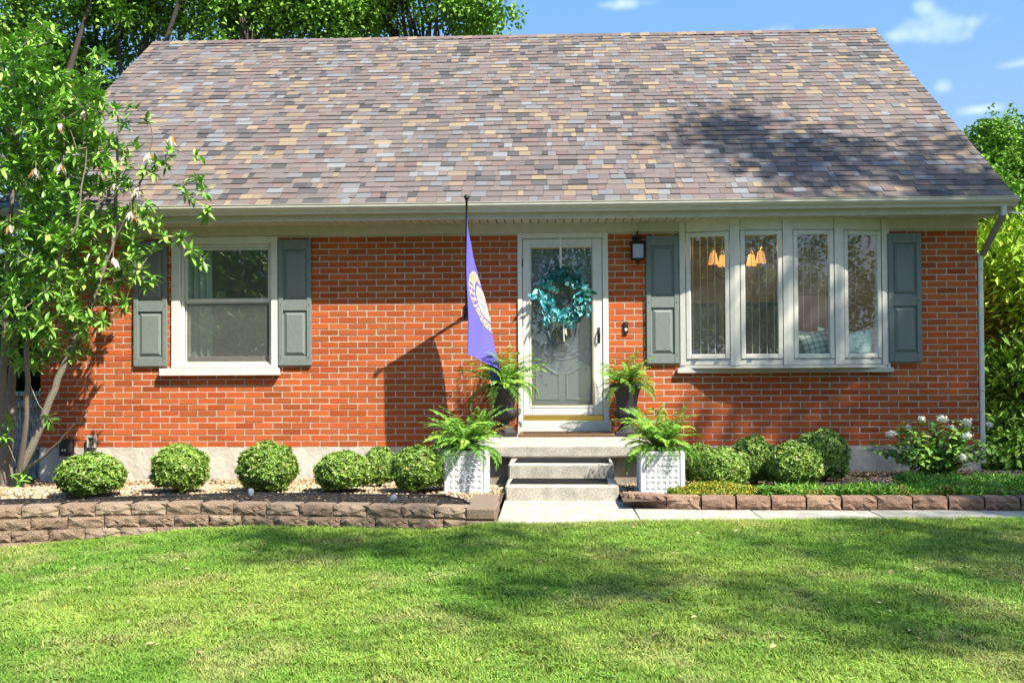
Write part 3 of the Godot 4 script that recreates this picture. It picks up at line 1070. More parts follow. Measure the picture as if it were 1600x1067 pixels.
	# pictures on the back wall
	for p in [[1.75, 2.55, "dark framed picture hanging nearest the door side of the room"], [2.78, 3.65, "wide dark framed picture behind the chandelier"]]:
		var pic := thing("picture_frame", p[2], "picture", "pictures on the dining room wall", Vector3(p[0], 0.95, -3.998))
		g = Geo.new()
		frame_shape(g, 0, 0, p[1] - p[0], 1.1, 0.06, 0.06, 0.06, 0.06, 0.002, 0.04)
		part("frame", g, mats.dark_metal, pic)
		g = Geo.new()
		g.box(Vector3(0.055, 0.055, 0.004), Vector3(p[1] - p[0] - 0.055, 1.045, 0.012), Color(0.10, 0.10, 0.09))
		part("canvas", g, mats.plain, pic)
	# curtain in the left-hand room
	var cur := thing("curtain", "pleated sea green curtain inside the double hung window", "curtain", "", Vector3(-4.20, 0.45, -0.30))
	var pts2 := []
	for r in 2:
		for q in 25:
			pts2.append(Vector3(q * 0.0125, 2.3 if r == 0 else 0.0, 0.028 * sin(q * 1.05)))
	g = Geo.new()
	g.sheet(pts2, 2, 25, Color(0.36, 0.52, 0.47))
	part("cloth", g, blind_mat, cur)
	g = Geo.new()
	g.tube([Vector3(-0.05, 2.3, 0), Vector3(1.3, 2.3, 0)], [0.012, 0.012], 8)
	part("rod", g, mats.dark_metal, cur)

# ---------------------------------------------------------------- steps, walk and beds
func build_hardscape() -> void:
	var st := thing("front_steps", "pale concrete landing with two steps leading up to the door", "steps")
	var g := Geo.new()
	g.bev(Vector3(-0.86, 0.275, 0.008), Vector3(1.02, 0.400, 1.42), 0.018)
	part("landing", g, mats.concrete, st)
	g = Geo.new()
	g.box(Vector3(-0.74, -0.3, 0.006), Vector3(0.92, 0.2745, 1.30), Color(0.72, 0.70, 0.68))
	part("landing_base", g, mats.concrete, st)
	g = Geo.new()
	g.bev(Vector3(-0.390, -0.2, 1.302), Vector3(0.588, 0.268, 1.885), 0.016)
	part("step", g, mats.concrete, st)
	g = Geo.new()
	g.bev(Vector3(-0.398, -0.2, 1.887), Vector3(0.596, 0.132, 2.37), 0.016)
	part("step", g, mats.concrete, st)
	# rubber tread mats
	var tread_label := ["ribbed black rubber tread mat on the upper step", "ribbed black rubber tread mat on the bottom step"]
	for k in 2:
		var z0: float = [1.475, 1.94][k]
		var y: float = [0.268, 0.132][k]
		var x0: float = [-0.325, -0.352][k]
		var x1: float = [0.555, 0.512][k]
		var t := thing("tread_mat", tread_label[k], "mat", "tread mats on the steps", Vector3((x0 + x1) / 2, y + 0.0015, z0 + 0.17))
		t.rotation.y = [-0.045, -0.03][k]
		var w := x1 - x0
		g = Geo.new()
		g.bev(Vector3(-w / 2, 0, -0.17), Vector3(w / 2, 0.008, 0.17), 0.003)
		part("pad", g, mats.rubber, t)
		g = Geo.new()
		var q := -w / 2 + 0.012
		while q < w / 2 - 0.012:
			g.box(Vector3(q, 0.008, -0.16), Vector3(q + 0.006, 0.0115, 0.16))
			q += 0.0125
		part("ribs", g, mats.rubber, t)
	var dm := thing("door_mat", "worn brown coir door mat at the threshold", "mat", "", Vector3(0.17, 0.4015, 0.28))
	g = Geo.new()
	g.bev(Vector3(-0.50, 0, -0.2), Vector3(0.52, 0.030, 0.2), 0.006)
	part("mat_body", g, mats.mat_wood, dm)
	g = Geo.new()
	g.box(Vector3(-0.46, 0.0302, -0.17), Vector3(0.48, 0.0335, 0.17), Color(0.35, 0.3, 0.28))
	part("pile", g, mats.mat_wood, dm)
	# walk: separate slabs with joints
	var walk := node("front_walk", self)
	walk.set_meta("kind", "structure")
	g = Geo.new()
	g.prism([Vector2(-0.405, -3.60), Vector2(0.682, -3.475), Vector2(0.672, -2.50), Vector2(0.62, -2.2), Vector2(-0.40, -2.2)], -0.12, 0.0, Color.WHITE, Transform3D(Basis(Vector3(1, 0, 0), Vector3(0, 0, -1), Vector3(0, 1, 0)), Vector3.ZERO))
	part("slab", g, mats.concrete, walk)
	var x := 0.692
	var k2 := 0
	while x < 14.0:
		var x2 := x + 0.93
		var zf := 3.475 - 0.045 * (x - 0.69)
		var zf2 := 3.475 - 0.045 * (x2 - 0.69)
		g = Geo.new()
		var k := rf(0.88, 0.98)
		g.prism([Vector2(x, -maxf(zf, 3.33)), Vector2(x2, -maxf(zf2, 3.33)), Vector2(x2, -2.66), Vector2(x, -2.66)], -0.12, -0.002 - 0.002 * (k2 % 2), Color(k, k, k), Transform3D(Basis(Vector3(1, 0, 0), Vector3(0, 0, -1), Vector3(0, 1, 0)), Vector3.ZERO))
		part("slab", g, mats.concrete, walk)
		x = x2 + 0.012
		k2 += 1
	# planting beds
	for side in [[-12.0, -0.40, 3.52], [0.598, 14.0, 2.86]]:
		var cols := 60
		var rows := 28
		var pts := []
		for r in rows:
			for c in cols:
				var px: float = lerpf(side[0], side[1], float(c) / (cols - 1))
				var zmax: float = side[2]
				if side[0] < 0: zmax = wall_z(px) - 0.12
				var pz: float = lerpf(-0.02, zmax, float(r) / (rows - 1))
				if px < XL: pz = lerpf(-3.0, zmax, float(r) / (rows - 1))
				pts.append(Vector3(px, bed_y(px, pz) + rf(-0.006, 0.006), pz))
		g = Geo.new()
		g.sheet(pts, rows, cols)
		structure("planting_bed", g, mats.soil)
	build_retaining_wall()
	build_edging()
	build_mulch_and_gravel()

var wall_path := [Vector2(-12.0, 6.6), Vector2(-9.0, 5.4), Vector2(-7.0, 4.6), Vector2(-5.4, 3.93), Vector2(-4.6, 3.67), Vector2(-3.9, 3.50), Vector2(-3.3, 3.39), Vector2(-2.75, 3.345), Vector2(-1.97, 3.42), Vector2(-1.3, 3.49), Vector2(-0.61, 3.58)]

func wall_z(x: float) -> float:
	for k in wall_path.size() - 1:
		if x <= wall_path[k + 1].x:
			return lerpf(wall_path[k].y, wall_path[k + 1].y, clampf((x - wall_path[k].x) / (wall_path[k + 1].x - wall_path[k].x), 0, 1))
	return wall_path[-1].y

# split-faced concrete block: rough front (+z), length l, height hh, depth d
func block_mesh(l: float, hh: float, d: float, tone: Color, sd: int) -> ArrayMesh:
	var r := RandomNumberGenerator.new()
	r.seed = sd
	var g := Geo.new()
	var f := FastNoiseLite.new()
	f.seed = sd; f.frequency = 14.0; f.fractal_octaves = 3
	var cols := 8
	var rows := 5
	var pts := []
	for j in rows:
		for c in cols:
			var u := float(c) / (cols - 1)
			var v := 1.0 - float(j) / (rows - 1)
			var edge := 0.0 if (c > 0 and c < cols - 1 and j > 0 and j < rows - 1) else -0.013
			var inner := c > 0 and c < cols - 1
			var jx := r.randf_range(-0.010, 0.010) if inner else 0.0
			var jy := r.randf_range(-0.007, 0.007) if j > 0 and j < rows - 1 else 0.0
			pts.append(Vector3(u * l + jx, v * hh + jy, edge + f.get_noise_2d(u * l, v * hh) * 0.018 + r.randf_range(-0.003, 0.003)))
	for j in rows - 1:
		for c in cols - 1:
			var A: Vector3 = pts[(j + 1) * cols + c]
			var B: Vector3 = pts[(j + 1) * cols + c + 1]
			var C: Vector3 = pts[j * cols + c + 1]
			var D: Vector3 = pts[j * cols + c]
			if r.randf() < 0.5:
				g.tri(A, B, C, tone); g.tri(A, C, D, tone)
			else:
				g.tri(A, B, D, tone); g.tri(B, C, D, tone)
	# top, bottom, sides and back follow the rough front edge
	var back := [Vector3(l - 0.02, 0, -d), Vector3(0.02, 0, -d), Vector3(0.02, hh, -d), Vector3(l - 0.02, hh, -d)]
	for c in cols - 1:
		var u0 := float(c) / (cols - 1)
		var u1 := float(c + 1) / (cols - 1)
		var b0 := back[2].lerp(back[3], u0) as Vector3
		var b1 := back[2].lerp(back[3], u1) as Vector3
		g.quad(pts[c], pts[c + 1], b1, b0, tone)
	for j in rows - 1:
		var v0 := 1.0 - float(j) / (rows - 1)
		var v1 := 1.0 - float(j + 1) / (rows - 1)
		g.quad(Vector3(0.02, v1 * hh, -d), pts[(j + 1) * cols], pts[j * cols], Vector3(0.02, v0 * hh, -d), tone)
		g.quad(pts[(j + 1) * cols + cols - 1], Vector3(l - 0.02, v1 * hh, -d), Vector3(l - 0.02, v0 * hh, -d), pts[j * cols + cols - 1], tone)
	g.quad(back[0], back[1], back[2], back[3], tone)
	g.quad(Vector3(0.0, 0, -0.02), back[1], back[0], Vector3(l, 0, -0.02), tone)
	return g.mesh()

func block_tones() -> Array:
	return [Color(0.31, 0.222, 0.162), Color(0.27, 0.193, 0.145), Color(0.35, 0.265, 0.195), Color(0.29, 0.20, 0.15)]

func build_retaining_wall() -> void:
	var wall := thing("retaining_wall", "low brown split-faced block retaining wall edging the lawn", "wall")
	var H := 0.089
	var kinds := []
	for k in 8: kinds.append(block_mesh(0.262, H, 0.17, block_tones()[k % 4], 900 + k))
	# arc length walk along the path
	var pts := []
	for k in wall_path.size() - 1:
		for q in 12:
			pts.append(wall_path[k].lerp(wall_path[k + 1], q / 12.0))
	pts.append(wall_path[-1])
	var length := [0.0]
	for k in range(1, pts.size()): length.append(length[-1] + pts[k].distance_to(pts[k - 1]))
	var total: float = length[-1]
	for course in 6:
		var top := 0.122 - course * (H + 0.001)
		var s := total - (0.0 if course % 2 == 0 else 0.14)
		if course > 0: s = total + [0.0, 0.07, 0.20, 0.07, 0.20, 0.07][course]
		var j := pts.size() - 1
		while s > 3.6:
			var a := path_at(pts, length, s - 0.266)
			var b := path_at(pts, length, s)
			var d := (b - a).normalized()
			if top > lawn_y(a.x, a.y) - 0.02:
				var out := Vector3(-d.y, 0, d.x)       # towards the lawn
				var bs := Basis(Vector3(d.x, 0, d.y), Vector3.UP, Vector3(d.x, 0, d.y).cross(Vector3.UP)).rotated(Vector3.UP, rf(-0.03, 0.03))
				var set_out := 0.012 * course + rf(-0.006, 0.006)
				part("block", kinds[rng.randi() % 8], mats.block, wall, Transform3D(bs, Vector3(a.x, top - H + rf(-0.002, 0.002), a.y) + bs.z * set_out))
			s -= 0.268
	# corner: capping blocks turned along the walk
	var tones := block_tones()
	for c in [[-0.625, 3.20, 0.225, 0.40, 0.0325, 2], [-0.640, 2.80, 0.22, 0.39, 0.030, 0]]:
		var g := Geo.new()
		g.bev(Vector3(0, 0, 0), Vector3(c[2], 0.091, c[3]), 0.012, Color(0.27, 0.205, 0.155))
		part("corner_block", g, mats.block, wall, Transform3D(Basis(Vector3.UP, -0.03), Vector3(c[0], c[4], c[1])))
	for c in [[-0.63, 3.21, 0.215, 0.39], [-0.64, 2.81, 0.21, 0.38]]:
		var g := Geo.new()
		g.bev(Vector3(0, 0, 0), Vector3(c[2], 0.166, c[3]), 0.012, tones[1])
		part("corner_block", g, mats.block, wall, Transform3D(Basis(Vector3.UP, -0.03), Vector3(c[0], -0.138, c[1])))

func path_at(pts: Array, length: Array, s: float) -> Vector2:
	if s >= length[-1]: return pts[-1] + (pts[-1] - pts[-2]).normalized() * (s - length[-1])
	var lo := 0
	var hi := length.size() - 1
	while hi - lo > 1:
		var m := (lo + hi) / 2
		if length[m] <= s: lo = m
		else: hi = m
	return pts[lo].lerp(pts[hi], (s - length[lo]) / maxf(1e-6, length[hi] - length[lo]))

func build_edging() -> void:
	var e := thing("block_edging", "single row of reddish brown blocks bordering the concrete walk", "edging")
	var pts := [Vector2(0.603, 2.62), Vector2(0.70, 2.715), Vector2(0.955, 2.85), Vector2(1.23, 2.885), Vector2(1.6, 2.89), Vector2(3.8, 2.90), Vector2(9.0, 2.93), Vector2(14.0, 2.95)]
	var length := [0.0]
	for k in range(1, pts.size()): length.append(length[-1] + pts[k].distance_to(pts[k - 1]))
	var kinds := []
	for k in 6: kinds.append(block_mesh(0.270, 0.100, 0.15, block_tones()[k % 4] * Color(1.1, 0.97, 0.92), 700 + k))
	var small := block_mesh(0.13, 0.100, 0.15, block_tones()[2] * Color(1.05, 0.95, 0.9), 741)
	var s := 0.0
	var first := true
	while s < 12.0:
		var l := 0.13 if first else 0.274
		var a := path_at(pts, length, s)
		var b := path_at(pts, length, s + l)
		var d := (b - a).normalized()
		var bs := Basis(Vector3(d.x, 0, d.y), Vector3.UP, Vector3(d.x, 0, d.y).cross(Vector3.UP)).rotated(Vector3.UP, rf(-0.02, 0.02))
		part("block", small if first else kinds[rng.randi() % 6], mats.block, e, Transform3D(bs, Vector3(a.x, 0.0015 + rf(0, 0.002), a.y) + bs.z * rf(-0.008, 0.008)))
		s += l + 0.009
		first = false

var mulch_back := [Vector2(-12, 6.0), Vector2(-6.5, 3.9), Vector2(-5.4, 3.28), Vector2(-4.57, 2.98), Vector2(-3.55, 2.83), Vector2(-2.6, 2.55), Vector2(-1.63, 2.66), Vector2(-0.9, 2.73), Vector2(-0.72, 2.95), Vector2(-0.60, 3.3)]

func mulch_z(x: float) -> float:
	for k in mulch_back.size() - 1:
		if x <= mulch_back[k + 1].x:
			return lerpf(mulch_back[k].y, mulch_back[k + 1].y, clampf((x - mulch_back[k].x) / (mulch_back[k + 1].x - mulch_back[k].x), 0, 1))
	return mulch_back[-1].y

func pebble_mesh(sd: int, flat: float) -> Geo:
	var r := RandomNumberGenerator.new()
	r.seed = sd
	var g := Geo.new()
	var top := Vector3(0.1, flat, 0)
	var low := Vector3(0, -flat, 0)
	var p := []
	for q in 5:
		var a := TAU * q / 5
		p.append(Vector3(cos(a), r.randf_range(-0.15, 0.3) * flat, sin(a) * 0.75) * r.randf_range(0.8, 1.15))
	for q in 5:
		for t in [[p[(q + 1) % 5], p[q], top], [p[q], p[(q + 1) % 5], low]]:
			var k := g.v.size()
			for w in 3: g.vert(t[w], (t[w] + Vector3(0, 0.1, 0)).normalized(), Color.WHITE)
			g.i.append(k); g.i.append(k + 2); g.i.append(k + 1)
	return g

func build_mulch_and_gravel() -> void:
	# black plastic edging strip between gravel and mulch
	var g := Geo.new()
	var path := []
	var rad := []
	for k in mulch_back.size() - 1:
		for q in 6:
			var p: Vector2 = mulch_back[k].lerp(mulch_back[k + 1], q / 6.0)
			if p.x < -7.0: continue
			path.append(Vector3(p.x, bed_y(p.x, p.y) + 0.016 + rf(-0.004, 0.004), p.y))
			rad.append(0.014)
	g.tube(path, rad, 6)
	for k in path.size() - 1:
		var a: Vector3 = path[k]
		var b: Vector3 = path[k + 1]
		g.quad(a - Vector3(0, 0.07, -0.006), b - Vector3(0, 0.07, -0.006), b + Vector3(0, 0, 0.006), a + Vector3(0, 0, 0.006))
	tag(part("bed_edging", g, mats.rubber, self), "thin black plastic strip between the gravel and dark mulch", "edging")
	# mulch sheet and chips
	var pts := []
	for r in 8:
		for c in 60:
			var x := lerpf(-9.0, -0.62, c / 59.0)
			var z := lerpf(mulch_z(x) + 0.01, wall_z(x) - 0.10, r / 7.0)
			pts.append(Vector3(x, bed_y(x, z) + 0.010 + rf(-0.002, 0.004), z))
	g = Geo.new()
	g.sheet(pts, 8, 60)
	var mu := part("mulch", g, mats.mulch, self)
	mu.set_meta("kind", "stuff")
	tag(mu, "dark brown mulch strip behind the retaining wall", "mulch")
	var chip := Geo.new()
	chip.box(Vector3(-0.5, -0.12, -0.16), Vector3(0.5, 0.12, 0.16))
	var xf := []
	var cols := PackedColorArray()
	for k in 7000:
		var x := rf(-6.5, -0.60)
		var z := rf(mulch_z(x) + 0.01, wall_z(x) - 0.09)
		var s := rf(0.012, 0.034)
		xf.append(Transform3D(Basis.from_euler(Vector3(rf(-0.5, 0.5), rf(0, TAU), rf(-0.4, 0.4))).scaled(Vector3(s, s * 0.7, s)), Vector3(x, bed_y(x, z) + 0.014, z)))
		var c := rf(0.4, 1.5)
		cols.append(Color(0.026 * c, 0.022 * c, 0.020 * c) if rng.randf() < 0.94 else Color(0.2, 0.14, 0.09))
	var ch := part("chips", baked(chip, xf, cols), mats.stone, mu)
	ch.set_meta("kind", "stuff")
	# gravel of mixed tan, white and brown pebbles
	xf = []
	cols = PackedColorArray()
	for k in 30000:
		var left := k < 21000
		var x := rf(-6.6, -0.44) if left else rf(0.62, 6.0)
		var z := rf(0.02, 3.3) if left else rf(0.02, 2.7)
		if left and z > mulch_z(x) - 0.01: continue
		if x > -0.88 and x < 1.04 and z < 1.44: continue
		var s := rf(0.008, 0.021) * (1.0 if left else 1.15)
		xf.append(Transform3D(Basis.from_euler(Vector3(rf(-0.5, 0.5), rf(0, TAU), rf(-0.5, 0.5))).scaled(Vector3(s, s, s)), Vector3(x, bed_y(x, z) + s * 0.35, z)))
		var t := rng.randf()
		var c := Color(0.50, 0.36, 0.22)
		if t < 0.13: c = Color(0.62, 0.52, 0.40)
		elif t < 0.42: c = Color(0.42, 0.26, 0.15)
		elif t < 0.62: c = Color(0.22, 0.145, 0.095)
		elif t < 0.68: c = Color(0.34, 0.32, 0.31)
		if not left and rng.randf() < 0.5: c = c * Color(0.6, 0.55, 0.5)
		cols.append(c * rf(0.8, 1.15))
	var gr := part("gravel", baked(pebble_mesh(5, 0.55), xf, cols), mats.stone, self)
	gr.set_meta("kind", "stuff")
	tag(gr, "tan and brown river gravel covering the planting beds", "gravel")
	# dry leaf litter near the magnolia and foundation
	var lg := Geo.new()
	leaf_shape(lg, 0.06, 0.028, 0.25, 0.3, Color.WHITE)
	xf = []
	cols = PackedColorArray()
	for k in 1300:
		var x := rf(-6.3, -1.8) if k < 1000 else rf(2.9, 4.6)
		var z := absf(rng.randfn()) * 0.5 + 0.06 if rng.randf() < 0.6 else rf(0.1, 2.4)
		if z > mulch_z(x) - 0.05 and x < 0: continue
		xf.append(Transform3D(Basis.from_euler(Vector3(rf(-0.5, 0.5), rf(0, TAU), rf(-0.6, 0.6))).scaled(Vector3.ONE * rf(0.5, 1.1)), Vector3(x, bed_y(x, z) + 0.022, z)))
		cols.append(Color(0.34, 0.22, 0.11) * rf(0.5, 1.3))
	var li := part("leaf_litter", baked(lg, xf, cols), mats.dull_leaf, self)
	li.set_meta("kind", "stuff")
	tag(li, "dry brown fallen leaves scattered over the gravel", "leaf litter")

# ---------------------------------------------------------------- lawn
func build_ground() -> void:
	var g := Geo.new()
	var xs := []
	var v := -400.0
	for q in [-400.0, -200.0, -100.0, -60.0, -40.0, -25.0, -16.0, -12.0]: xs.append(q)
	v = -10.0
	while v <= 10.0:
		xs.append(v); v += 0.2
	for q in [12.0, 16.0, 25.0, 40.0, 60.0, 100.0, 200.0, 400.0]: xs.append(q)
	var zs := []
	for q in [-400.0, -200.0, -100.0, -60.0, -40.0, -25.0, -15.0, -8.0, -4.0, 0.0, 2.0, 3.0]: zs.append(q)
	v = 3.2
	while v <= 12.0:
		zs.append(v); v += 0.2
	for q in [14.0, 18.0, 24.0, 40.0, 70.0, 150.0, 400.0]: zs.append(q)
	var pts := []
	for z in zs:
		for x in xs:
			pts.append(Vector3(x, ground_y(x, z) if z > 3.0 else minf(ground_y(x, z), -0.16), z))
	g.sheet(pts, zs.size(), xs.size())
	structure("lawn_ground", g, mats.turf)
	g = Geo.new()
	g.quad(Vector3(-300, -0.73, 26.0), Vector3(300, -0.73, 26.0), Vector3(300, -0.73, 19.5), Vector3(-300, -0.73, 19.5))
	structure("road", g, mats.asphalt)
	g = Geo.new()
	for z in [19.3, 26.0]:
		g.bev(Vector3(-300, -0.85, z), Vector3(300, -0.62, z + 0.18), 0.02)
	structure("kerb", g, mats.concrete)

func tuft_geo(sd: int, blades: int, spread: float, hmin: float, hmax: float, wid: float) -> Geo:
	var r := RandomNumberGenerator.new()
	r.seed = sd
	var g := Geo.new()
	for b in blades:
		var a := r.randf() * TAU
		var base := Vector3(r.randf_range(-1, 1), 0, r.randf_range(-1, 1)) * spread
		var h := r.randf_range(hmin, hmax)
		var lean := Vector3(cos(a), 0, sin(a)) * h * r.randf_range(0.2, 1.0)
		var side := Vector3(cos(a + PI / 2), 0, sin(a + PI / 2)) * wid * r.randf_range(0.7, 1.2)
		var mid := base + lean * 0.4 + Vector3(0, h * 0.62, 0)
		var tip := base + lean + Vector3(0, h * 0.95, 0)
		var k := r.randf_range(0.75, 1.2)
		var c := Color(k, k, k)
		g.quad(base - side, base + side, mid + side * 0.8, mid - side * 0.8, c)
		g.tri(mid - side * 0.8, mid + side * 0.8, tip, c)
	return g

# a square patch of turf about 13 cm across
func patch_mesh(sd: int) -> ArrayMesh:
	var r := RandomNumberGenerator.new()
	r.seed = sd
	var g := Geo.new()
	for b in 430:
		var a := r.randf() * TAU
		var base := Vector3(r.randf_range(-0.07, 0.07), 0, r.randf_range(-0.07, 0.07))
		var h := r.randf_range(0.018, 0.050)
		var lean := Vector3(cos(a), 0, sin(a)) * h * r.randf_range(0.3, 1.3)
		var side := Vector3(-sin(a), 0, cos(a)) * r.randf_range(0.0013, 0.0024)
		var mid := base + lean * 0.4 + Vector3(0, h * 0.6, 0)
		var tip := base + lean + Vector3(0, h * 0.85, 0)
		var k := r.randf_range(0.65, 1.3)
		var c := Color(k, k, k)
		var t := r.randf()
		if t < 0.16: c = Color(k * 1.75, k * 1.35, k * 2.3)      # straw
		elif t < 0.32: c = Color(k * 0.75, k * 0.95, k * 0.8)
		g.quad(base - side, base + side, mid + side * 0.8, mid - side * 0.8, c * 0.5)
		g.tri(mid - side * 0.8, mid + side * 0.8, tip, c * 0.5)
	for b in r.randi() % 9:      # clover and broad weeds
		var at := Vector3(r.randf_range(-0.06, 0.06), r.randf_range(0.022, 0.036), r.randf_range(-0.06, 0.06))
		for l in 3:
			var a := TAU * l / 3 + b
			var d := Vector3(cos(a), 0.15, sin(a))
			var s := Vector3(-sin(a), 0, cos(a))
			g.quad(at, at + d * 0.008 + s * 0.006, at + d * 0.016, at + d * 0.008 - s * 0.006, Color(0.45, 0.55, 0.45))
	return g.mesh()

func walk_edge(x: float) -> float:      # where the lawn begins
	if x < -0.44: return wall_z(x) + 0.05
	if x < 0.69: return 3.60 - maxf(0.0, x) * 0.17
	return maxf(3.475 - 0.045 * (x - 0.69), 3.33)

func build_lawn() -> void:
	var patch := FastNoiseLite.new()
	patch.seed = 21; patch.frequency = 0.5; patch.fractal_octaves = 4
	var dry := FastNoiseLite.new()
	dry.seed = 22; dry.frequency = 1.1; dry.fractal_octaves = 4
	var root := Node3D.new()
	root.name = "lawn_grass"
	add_child(root)
	root.set_meta("kind", "stuff")
	tag(root, "short mown lawn grass with clover in front of the house", "grass")
	var tone := func(x: float, z: float) -> Color:
		var p := patch.get_noise_2d(x, z)
		var d := dry.get_noise_2d(x, z)
		var c := Color(0.265, 0.53, 0.072).lerp(Color(0.49, 0.69, 0.125), clampf(0.45 + p * 1.3, 0, 1))
		return c.lerp(Color(0.80, 0.70, 0.30), clampf(d * 1.5 - 0.15, 0, 0.42)) * rf(0.8, 1.2)
	var kinds := 10
	var xf := []
	var cols := []
	for k in kinds:
		xf.append([])
		cols.append(PackedColorArray())
	var z := 3.3
	while z < 9.2:
		var half := maxf((11.0 - z) * 0.52 + 1.2, 3.0)
		var x := -half - 0.3
		while x < half:
			var px := x + rf(-0.02, 0.02)
			var pz := z + rf(-0.02, 0.02)
			if pz > walk_edge(px) + 0.05 and pz > walk_edge(px - 0.07) + 0.03 and pz > walk_edge(px + 0.07) + 0.03:
				var k := rng.randi() % kinds
				xf[k].append(Transform3D(Basis(Vector3.UP, rf(0, TAU)).scaled(Vector3(1.05, rf(0.8, 1.2), 1.05)), Vector3(px, lawn_y(px, pz) - 0.003, pz)))
				cols[k].append(tone.call(px, pz))
			x += 0.098
		z += 0.098
	for k in kinds:
		copies("grass_blades", patch_mesh(310 + k), mats.grass, xf[k], cols[k], root).set_meta("kind", "stuff")
	# fringe along the wall foot and walk edge
	var fx := []
	var fc := PackedColorArray()
	for k in 6500:
		var x := rf(-5.6, 5.2)
		var pz := walk_edge(x) + rf(-0.015, 0.11)
		fx.append(Transform3D(Basis(Vector3.UP, rf(0, TAU)).scaled(Vector3.ONE * rf(0.7, 1.1)), Vector3(x, lawn_y(x, pz) - 0.003, pz)))
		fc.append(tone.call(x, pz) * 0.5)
	var lg := Geo.new()
	leaf_shape(lg, 0.05, 0.026, 0.3, 0.3, Color.WHITE)
	var lx := []
	var lc := PackedColorArray()
	for k in 130:
		var pz := rf(3.7, 7.6)
		var x := rf(-4.2, 4.2)
		if pz < walk_edge(x) + 0.05: continue
		lx.append(Transform3D(Basis.from_euler(Vector3(rf(-0.5, 0.5), rf(0, TAU), rf(-0.5, 0.5))).scaled(Vector3.ONE * rf(0.4, 0.9)), Vector3(x, lawn_y(x, pz) + 0.036, pz)))
		lc.append((Color(0.42, 0.30, 0.16) if k % 3 else Color(0.55, 0.47, 0.32)) * rf(0.7, 1.2))
	part("fallen_leaves", baked(lg, lx, lc), mats.dull_leaf, root).set_meta("kind", "stuff")
	var tuft := tuft_geo(33, 9, 0.02, 0.025, 0.055, 0.0018)
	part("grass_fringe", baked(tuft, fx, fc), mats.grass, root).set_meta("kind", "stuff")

# ---------------------------------------------------------------- leaves and fronds
# a leaf along +x from the origin, pointed, folded along the midrib, drooping; y up
func leaf_shape(g: Geo, l: float, w: float, fold: float, droop: float, col: Color, x := Transform3D()) -> void:
	var us := [0.0, 0.3, 0.65, 1.0]
	var ws := [0.04, 0.95, 0.80, 0.0]
	for k in 3:
		var a := Vector3(us[k] * l, -droop * us[k] * us[k] * l, 0)
		var b := Vector3(us[k + 1] * l, -droop * us[k + 1] * us[k + 1] * l, 0)
		for s in [-1.0, 1.0]:
			var oa := Vector3(0, ws[k] * w * 0.5 * fold, s * ws[k] * w * 0.5)
			var ob := Vector3(0, ws[k + 1] * w * 0.5 * fold, s * ws[k + 1] * w * 0.5)
			if k == 2:
				if s > 0: g.tri(x * a, x * (a + oa), x * b, col)
				else: g.tri(x * b, x * (a + oa), x * a, col)
			elif s > 0: g.quad(x * a, x * (a + oa), x * (b + ob), x * b, col)
			else: g.quad(x * b, x * (b + ob), x * (a + oa), x * a, col)

# the same leaf in two faces, for small or far leaves
func leaf2(g: Geo, l: float, w: float, fold: float, droop: float, col: Color, x := Transform3D()) -> void:
	var a := x * Vector3.ZERO
	var t := x * Vector3(l, -droop * l, 0)
	var p := x * Vector3(l * 0.45, -droop * l * 0.2 + w * 0.5 * fold, w * 0.5)
	var q := x * Vector3(l * 0.45, -droop * l * 0.2 + w * 0.5 * fold, -w * 0.5)
	g.tri(a, p, t, col)
	g.tri(t, q, a, col)

func look_basis(dir: Vector3, roll: float) -> Basis:      # x axis along dir, y as far up as possible, then rolled
	var d := dir.normalized()
	var s := d.cross(Vector3.UP)
	if s.length() < 0.01: s = Vector3(0, 0, 1)
	s = s.normalized()
	var u := s.cross(d)
	return Basis(d, u, s).rotated(d, roll)

func frond_mesh(length: float, rise: float, width: float, sd: int, tone: Color) -> ArrayMesh:
	var r := RandomNumberGenerator.new()
	r.seed = sd
	var g := Geo.new()
	var n := 38
	var p := Vector3.ZERO
	var ang := rise
	var bend := r.randf_range(0.9, 1.6) * (0.6 + rise * 0.45) if rise > 0.5 else 2.2
	var path := []
	var yaw := 0.0
	var yaw_rate := r.randf_range(-0.5, 0.5)
	for k in n + 1:
		path.append(p)
		p += Vector3(cos(ang) * cos(yaw), sin(ang), cos(ang) * sin(yaw)) * length / n
		ang -= bend / n * (0.4 + 1.4 * float(k) / n)
		yaw += yaw_rate / n
	var rad := []
	for k in n + 1: rad.append(lerpf(0.0022, 0.0008, float(k) / n))
	g.tube(path, rad, 4, Color(0.10, 0.12, 0.03), false)
	for k in range(4, n + 1):
		var u := float(k - 4) / (n - 4)
		var pl := width * (pow(sin(PI * (0.16 + 0.84 * u)), 0.8) * 0.9 + 0.05)
		var d: Vector3 = (path[mini(k + 1, n)] - path[k - 1]).normalized()
		var s := d.cross(Vector3.UP).normalized()
		var up := s.cross(d)
		for q in [-1.0, 1.0]:
			var dir: Vector3 = (s * q + d * 0.42 + up * r.randf_range(-0.35, 0.12)).normalized()
			var kk := r.randf_range(0.75, 1.25)
			leaf2(g, pl * r.randf_range(0.85, 1.1), length / n * 0.95, 0.2, r.randf_range(0.1, 0.35), tone * Color(kk, kk, kk), Transform3D(look_basis(dir, r.randf_range(-0.5, 0.5)), path[k]))
	return g.mesh()

var fronds := []

